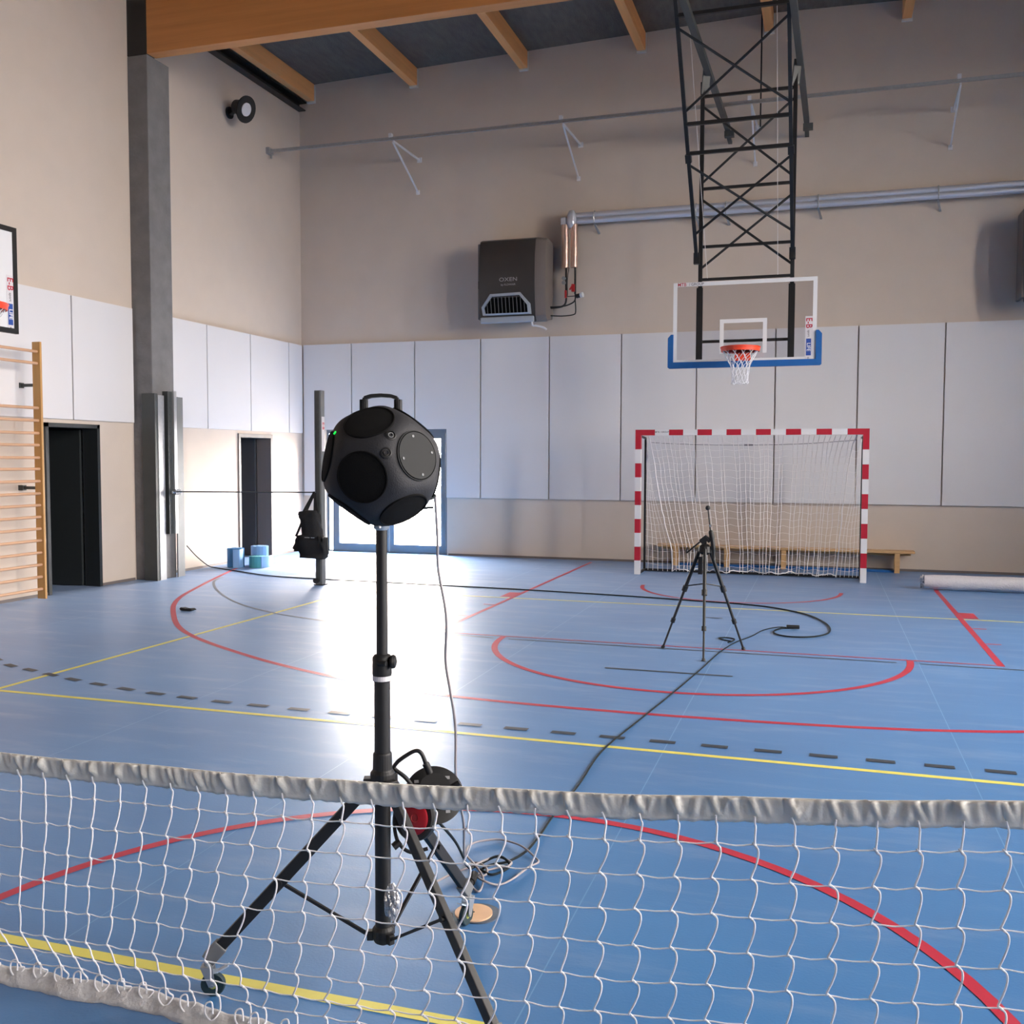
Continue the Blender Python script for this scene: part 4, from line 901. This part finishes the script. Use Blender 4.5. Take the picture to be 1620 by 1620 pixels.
# ---------------------------------------------------------------- dodecahedron speaker
SC = V((7.606, -12.994, 1.646))
NR = [(.093,-.9789,-.1817),(.5608,-.2575,-.7869),(-.4861,-.3548,-.7987),(.8037,.5668,-.181),(-.8902,.4094,-.2),(.0468,-.6005,.7982),
      (-.8037,-.5668,.181),(.8902,-.4094,.2),(-.0468,.6005,-.7982),(-.093,.9789,.1817),(-.5608,.2575,.7869),(.4861,.3548,.7987)]
NR = [V(n).normalized() for n in NR]; RI = .160
def rad(d, p=9):
    s = sum(max(0, d.dot(n)/RI)**p for n in NR); return s**(-1/p)
t = thing('dodecahedron_speaker', (SC.x, SC.y, 1.47), 'round charcoal twelve sided loudspeaker with handle on top of the black stand', 'loudspeaker')
bm = B(); bmesh.ops.create_icosphere(bm, subdivisions=6, radius=1)
for v in bm.verts: d = v.co.normalized(); v.co = SC+d*rad(d)*1.035
link('shell', bm, M['speaker'], t, smooth='all')
for i, n in enumerate(NR):
    r0 = rad(n)*1.035
    plate = (i == 7)
    bm = B()
    if plate: lathe(bm, [(.0755, -.012), (.0755, .0005), (.073, .0012), (.0715, -.002), (.070, .0022), (.0, .003)], SC+n*r0, n, 48); g_ = link('cover_plate', bm, M['grille_plate'], t, smooth=True, label='dark grey cover plate with four screws')
    else: lathe(bm, [(.077, -.010), (.077, .0005), (.0745, .0015), (.0735, -.0015), (.05, .0035), (0, .005)], SC+n*r0, n, 48); g_ = link('driver_grille', bm, M['grille'], t, smooth=True)
    if plate:
        u = n.cross(V((0, 0, 1))).normalized(); w = n.cross(u)
        for k in range(4):
            a = k*PI/2+.15; c = SC+n*(r0+.0025)+(u*math.cos(a)+w*math.sin(a))*.058
            bm = B(); lathe(bm, [(.0045, -.002), (.0042, .0015), (.0025, .001), (0, .0006)], c, n, 14); link('screw', bm, M['grey_steel'], g_, label='grey screw')
RVd = V((.954, .300, .003)); UPv = V((-.0136, .0524, .9985)); FW = V((-.2996, .9526, -.0549))
def on_shell(dx, dy):
    """direction on the shell from offsets right and up as seen from the front"""
    z = math.sqrt(max(0, 1-dx*dx-dy*dy)); return (RVd*dx+UPv*dy-FW*z).normalized()
for (dx, dy, r, nm, m) in ((.262, .456, .0115, 'power_socket', 'black_steel'), (.207, .168, .012, 'signal_socket', 'chrome')):
    d = on_shell(dx, dy); r0 = rad(d)*1.035
    bm = B(); lathe(bm, [(.017, -.004), (.017, .001), (.013, .0025), (.012, -.001), (0, -.001)], SC+d*r0, d, 24); so = link(nm, bm, M['black_plastic'], t, smooth=True)
    bm = B(); lathe(bm, [(.008, -.001), (.0085, .003), (.006, .003), (.0055, -.001)], SC+d*r0, d, 20); link('socket_ring', bm, M[m if m == 'chrome' else 'grey_steel'], so)
d = on_shell(-.70, .53); r0 = rad(d)*1.035
bm = B(); lathe(bm, [(.0055, -.002), (.0055, .002), (0, .003)], SC+d*r0, d, 16); link('power_light', bm, M['led'], t, label='glowing green power light')
# handle
hz = 1.819; hu = RVd
bm = B(); P = []
for u, z in ((-.052, hz-.015), (-.052, hz+.020), (-.049, hz+.034), (-.03, hz+.040), (0, hz+.042), (.03, hz+.040), (.049, hz+.034), (.052, hz+.020), (.052, hz-.015)): P.append(SC.copy()+hu*u+V((0, 0, z-SC.z)))
for a, b in zip(P, P[1:]): bar(bm, a-(b-a).normalized()*.001, b+(b-a).normalized()*.001, .010, .026, up=FW)
link('handle', bm, M['black_plastic'], t, bevel=.002)
for s_ in (-1, 1):
    bm = B(); q = SC+hu*s_*.052+V((0, 0, hz-.002-SC.z)); bar(bm, q-V((0, 0, .01)), q+V((0, 0, .032)), .022, .016, up=(0, 1, 0)); link('handle_foot', bm, M['black_plastic'], t, bevel=.002)
# narrow collar at the bottom
bm = B(); lathe(bm, [(.062, 1.497), (.048, 1.483), (.036, 1.474), (.03, 1.4715)], (cx, cy, 0), (0, 0, 1), 28); link('bottom_collar', bm, M['speaker'], t, smooth=True)
cable([(7.56, -13.02, 1.474), (7.54, -13.02, 1.468), (7.53, -13.03, 1.47)], .002, M['cable_dark'], 'tether', '', parent=t)
d = V((.62, -.05, -.78)).normalized()
bm = B(); cyl(bm, SC+d*rad(d)*1.0, (7.745, -12.92, 1.52), .004, 8); tube(bm, catmull([SC+V((.13, .02, -.09)), V((7.75, -12.95, 1.548)), V((7.745, -12.905, 1.556))], 4), .0045, 8); link('cable_lead', bm, M['cable_dark'], t)

# ---------------------------------------------------------------- cable reel hung on the stand
RC = V((7.733, -12.885, .605)); t = thing('cable_reel', (7.70, -12.9, .45), 'black cable reel with red drum hanging from the speaker stand hub', 'cable reel')
n1 = V((.35, -.70, .62)).normalized()
u = n1.cross(V((0, 0, 1))).normalized(); w = n1.cross(u)
def flange(c, r, name, m, holes=True):
    bm = B(); k = 48
    lathe(bm, [(.03, 0), (r*.96, 0), (r, .002), (r, .006), (r*.96, .008), (.03, .008), (.03, 0)], c, n1, k); f = link(name, bm, m, t, smooth=True)
    if holes:
        for a in (.7, 2.2, 4.0, 5.6):
            q = c+n1*.0085+(u*math.cos(a)+w*math.sin(a))*r*.74
            bm = B(); bar(bm, q-u*.007, q+u*.007, .01, .001, up=n1); link('slot', bm, M['print_silver'], f, label='pale square slot')
flange(RC, .094, 'rear_flange', M['black_plastic'])
bm = B(); lathe(bm, [(.05, -.005), (.05, .06)], RC, n1, 32); link('drum', bm, M['black_plastic'], t, smooth=True)
FC = V((7.695, -12.955, .555))
nf = V((-.15, -.95, .25)).normalized()
bm = B(); lathe(bm, [(.066, -.03), (.072, -.02), (.072, .0), (.066, .006), (.05, .006)], FC, nf, 36); link('front_housing', bm, M['black_plastic'], t, smooth=True)
bm = B(); lathe(bm, [(.050, .004), (.050, .014), (.044, .018), (0, .018)], FC+V((.004, 0, -.004)), nf, 36); rf = link('socket_plate', bm, M['drum_red'], t, smooth=True, label='red socket plate')
bm = B(); lathe(bm, [(.013, .018), (.013, .020), (.009, .016), (0, .016)], FC+V((.012, 0, .0)), nf, 20); link('socket', bm, M['valve'], rf, smooth=True)
bm = B(); tube(bm, catmull([(7.70, -12.92, .61), (7.655, -12.93, .668), (7.620, -12.935, .695), (7.628, -12.933, .715), (7.652, -12.925, .735), (7.682, -12.915, .752), (7.70, -12.91, .745), (7.712, -12.905, .715), (7.72, -12.90, .69)], 6), .0065, 10)
link('carry_handle', bm, M['black_steel'], t, smooth=True)
bm = B(); tube(bm, catmull([(7.712, -12.905, .712), (7.718, -12.903, .70), (7.725, -12.90, .68)], 3), .011, 10); link('handle_grip', bm, M['black_plastic'], t, smooth=True)
bm = B(); tube(bm, catmull([(7.636, -12.95, .60), (7.625, -12.95, .53), (7.64, -12.955, .47), (7.68, -12.95, .44), (7.73, -12.93, .45)], 5), .006, 8); tube(bm, [(7.765, -12.90, .615), (7.795, -12.89, .640), (7.818, -12.882, .655)], .009, 10); link('tube_frame', bm, M['black_steel'], t, smooth=True)
bm = B(); cyl(bm, (7.645, -12.95, .47), (7.628, -12.965, .455), .012, 12); link('foot', bm, M['black_plastic'], t)

# ---------------------------------------------------------------- foreground net
random.seed(11)
NY = -13.33
TOP = [(5.9, .742), (6.46, .750), (7.52, .778), (8.22, .816), (8.755, .856), (9.33, .909), (10.0, .985)]
def top(x): return interp(x, TOP)+.002*math.sin(x*11)
t = thing('sports_net', (8, NY, 0), 'low white mesh net with cream top tape stretched across the foreground', 'net')
bm = B(); NX = 760; rows = 9; x0_, x1_ = 5.95, 9.9
folds = []
k = 0
x = x0_
while x < x1_:
    folds.append((x, random.uniform(-.9, .9), random.uniform(.004, .011), random.uniform(.004, .012), random.uniform(.25, .7))); x += random.uniform(.016, .05)
for q_ in range(-6, 37): folds.append((6.54+.092*q_-.004, .9, .006, .013, .45))
def tape_y(x, v):  # v 0 top .. 1 bottom
    y = 0.
    for fx, sl, wd, am, ce in folds:
        dx = x-(fx+sl*(v-.3)*.03)
        if abs(dx) < 4*wd: y -= am*math.exp(-(dx/wd)**2)*math.exp(-((v-ce*.7)/.42)**2)
    return y*(1 if v < .75 else .5)
G = []
for i in range(NX):
    x = lerp(x0_, x1_, i/(NX-1)); r_ = []
    for j in range(rows):
        v = j/(rows-1); y = tape_y(x, v)
        r_.append(bm.verts.new((x, NY+y-.002, top(x)-.062*v+(.0015*math.sin(x*70)+.001*math.sin(x*181) if j in (0, rows-1) else 0))))
    G.append(r_)
for i in range(NX-1):
    for j in range(rows-1): bm.faces.new((G[i][j], G[i+1][j], G[i+1][j+1], G[i][j+1]))
tp = link('top_tape', bm, M['tape'], t, smooth='all', label='cream top tape')
sm = tp.modifiers.new('thickness', 'SOLIDIFY'); sm.thickness = .003; sm.offset = 1
bm = B(); tube(bm, [(lerp(x0_, x1_, i/80), NY+.004, top(lerp(x0_, x1_, i/80))-.006) for i in range(81)], .005, 6); link('head_cord', bm, M['tape'], tp)
# mesh
DR = [(6.4, -.002), (6.6, -.004), (6.9, -.010), (7.2, -.0155), (7.5, -.011), (7.9, -.006), (8.7, -.002), (9.0, 0)]
AM = [(6.5, .25), (6.9, .5), (7.3, .9), (7.8, 1.1), (8.6, 1.0), (9.3, 1.)]
S = .092
xs = [6.54+S*k for k in range(-6, 37)]
nrow = 8
def zrow(x0, j):  # j = 0 is the first knot row under the tape
    z = top(x0)-.062-.056-S*.985*j+(.0 if x0 > 7 else 0)
    return z
KN = {}
for a, x in enumerate(xs):
    for j in range(nrow):
        dx = interp(x, DR)*(j+.6)+random.uniform(-.003, .003); z = zrow(x, j)+random.uniform(-.002, .002)
        y = NY+.003*math.sin(a*.9+j*1.3)
        lim = .075
        if z < .19:   # slack lower rows sag towards the court and bunch up
            s_ = (.19-z)/.1; z = max(lim+.012*math.sin(a), .19-.055*s_-.01*(j-5)); y += .016*s_
            if x < 7.4: dx += .032*min(1.6, s_)
        KN[a, j] = V((x+dx, y, z))
bm = B(); bk_ = B()
BT = [(6.0, -13.30), (6.40, -13.300), (6.57, -13.285), (6.67, -13.295), (6.84, -13.29), (7.0, -13.285), (7.1, -13.295), (7.3, -13.32), (7.6, -13.33), (9.9, -13.33)]
for a, x in enumerate(xs):
    am = interp(x, AM)*random.uniform(.8, 1.15)
    pts = [V((x+random.uniform(-.008, .002), NY-.010, top(x)-.045)), V((x+.0, NY-.009, top(x)-.062)), V((x+.002*am, NY-.003, top(x)-.075))]
    last = None
    for j in range(nrow):
        k0 = KN[a, j]
        if j > 0:
            p0 = KN[a, j-1]
            for v, o in ((.10, .009), (.32, .010), (.60, .004), (.82, -.003), (.95, -.0065)):
                q = p0.lerp(k0, v)+V((o*am, random.uniform(-.001, .001)-.002, 0)); pts.append(q)
        pts.append(k0)
        last = k0
        if k0.z < .09 and j < nrow-1 and x < 7.7: break
    # lacing loop to the bottom tape
    yb = interp(x, BT); zb_ = .035
    sx = random.choice((-1, 1)) if x > 7.0 else -1
    l0 = V((last.x+.004, last.y+.002, last.z-.012)); l1 = V((last.x+.012, yb+.005, zb_+.012)); l2 = V((last.x-.004, yb-.012, zb_-.010)); l3 = V((last.x-.026, yb-.012, zb_+.006)); l4 = V((last.x-.030, yb-.004, zb_+.030)); l5 = V((last.x-.012, yb, zb_+.036)); l6 = V((last.x-.002, yb-.010, zb_+.008))
    pts += [l0, l1, l2] if x > 7.9 else [l0, l1, l2, l3, l4, l5, l6]
    tube(bm, catmull(pts, 4), .0026, 7)
strands = link('vertical_strands', bm, M['rope'], t, smooth='all', label='white vertical cords')
bm = B()
for j in range(nrow):
    pts = []
    for a in range(len(xs)):
        k0 = KN[a, j]
        pts.append(k0+V((0, .0025, 0)))
        if a < len(xs)-1:
            k1 = KN[a+1, j]; pts.append(k0.lerp(k1, .5)+V((0, .002, -.0035+random.uniform(-.002, .002))))
    tube(bm, catmull(pts, 3), .0019, 6)
for a in range(len(xs)):
    for j in range(nrow):
        k0 = KN[a, j]
        if k0.z > .08: tube(bm, [k0+V((-.006, .0, .0055)), k0+V((0, -.001, 0)), k0+V((.006, .0, -.0055))], [.002, .0036, .002], 6)
link('horizontal_strands', bm, M['rope'], t, smooth='all', label='white horizontal cords')
# lower tape, lying slack along the floor
bm = B(); NX2 = 260; R2 = []
for i in range(NX2):
    x = lerp(5.95, 9.9, i/(NX2-1)); y = interp(x, BT)+.004*math.sin(x*13)
    r_ = []
    for j in range(7):
        v = j/6; yy = y+.012-.052*v; zz = .040-.036*v**1.5+.0035*math.sin(x*31+v*3)+.0025*math.sin(x*83-v*5)
        r_.append(bm.verts.new((x, yy, max(.003, zz))))
    R2.append(r_)
for i in range(NX2-1):
    for j in range(6): bm.faces.new((R2[i][j], R2[i+1][j], R2[i+1][j+1], R2[i][j+1]))
bt = link('bottom_tape', bm, M['tape_low'], t, smooth='all', label='pale bottom tape'); sm = bt.modifiers.new('thickness', 'SOLIDIFY'); sm.thickness = .0025; sm.offset = 1

# ---------------------------------------------------------------- light
world = bpy.data.worlds.new('sky'); scene.world = world; world.use_nodes = True
bg = world.node_tree.nodes['Background']; bg.inputs[0].default_value = (1., .925, .865, 1); bg.inputs[1].default_value = 115.
def portal(name, loc, rot, sx, sy):
    l = bpy.data.lights.new(name, 'AREA'); l.shape = 'RECTANGLE'; l.size = sx; l.size_y = sy
    l.cycles.is_portal = True
    o = bpy.data.objects.new(name, l); COL.objects.link(o); o.location = loc; o.rotation_euler = rot; return o
portal('door_daylight', (1.61, .2, 1.08), (-PI/2, 0, 0), 2.3, 2.15)
for k, (a, b, c, d) in enumerate(WIN): portal('window_daylight', (W+.2, (a+b)/2, (c+d)/2), (0, PI/2, 0), d-c, b-a)
sun = bpy.data.lights.new('sun', 'SUN'); sun.energy = 45.; sun.angle = math.radians(3); sun.color = (1, .90, .82)
so = bpy.data.objects.new('sun', sun); COL.objects.link(so)
sd = V((.10, -.78, -.52)).normalized()     # direction the sunlight travels, in through the glass door
so.rotation_euler = sd.to_track_quat('-Z', 'Y').to_euler(); so.location = (-2, 6, 8)

# ---------------------------------------------------------------- camera
cam = bpy.data.cameras.new('camera'); co = bpy.data.objects.new('camera', cam); COL.objects.link(co)
f_px = 1559.505; cam.sensor_width = 36; cam.lens = f_px/1620*36; cam.clip_start = .05; cam.clip_end = 200
yaw, pitch, roll_ = .3047, -.0549, .003
fwd = V((-math.sin(yaw)*math.cos(pitch), math.cos(yaw)*math.cos(pitch), math.sin(pitch))); right = V((math.cos(yaw), math.sin(yaw), 0)); up = right.cross(fwd)
r2 = right*math.cos(roll_)+up*math.sin(roll_); u2 = -right*math.sin(roll_)+up*math.cos(roll_)
co.matrix_world = Matrix(((r2.x, u2.x, -fwd.x, 8.887), (r2.y, u2.y, -fwd.y, -15.7393), (r2.z, u2.z, -fwd.z, 1.6733), (0, 0, 0, 1)))
scene.camera = co
scene.view_settings.view_transform = 'Standard'; scene.view_settings.look = 'None'; scene.view_settings.gamma = 1
scene.view_settings.exposure = -0.3; scene.view_settings.use_curve_mapping = False
cy_ = scene.cycles
cy_.use_denoising = True; cy_.max_bounces = 12; cy_.diffuse_bounces = 6; cy_.glossy_bounces = 4; cy_.transparent_max_bounces = 12
cy_.sample_clamp_indirect = 8.; cy_.caustics_reflective = False; cy_.caustics_refractive = False
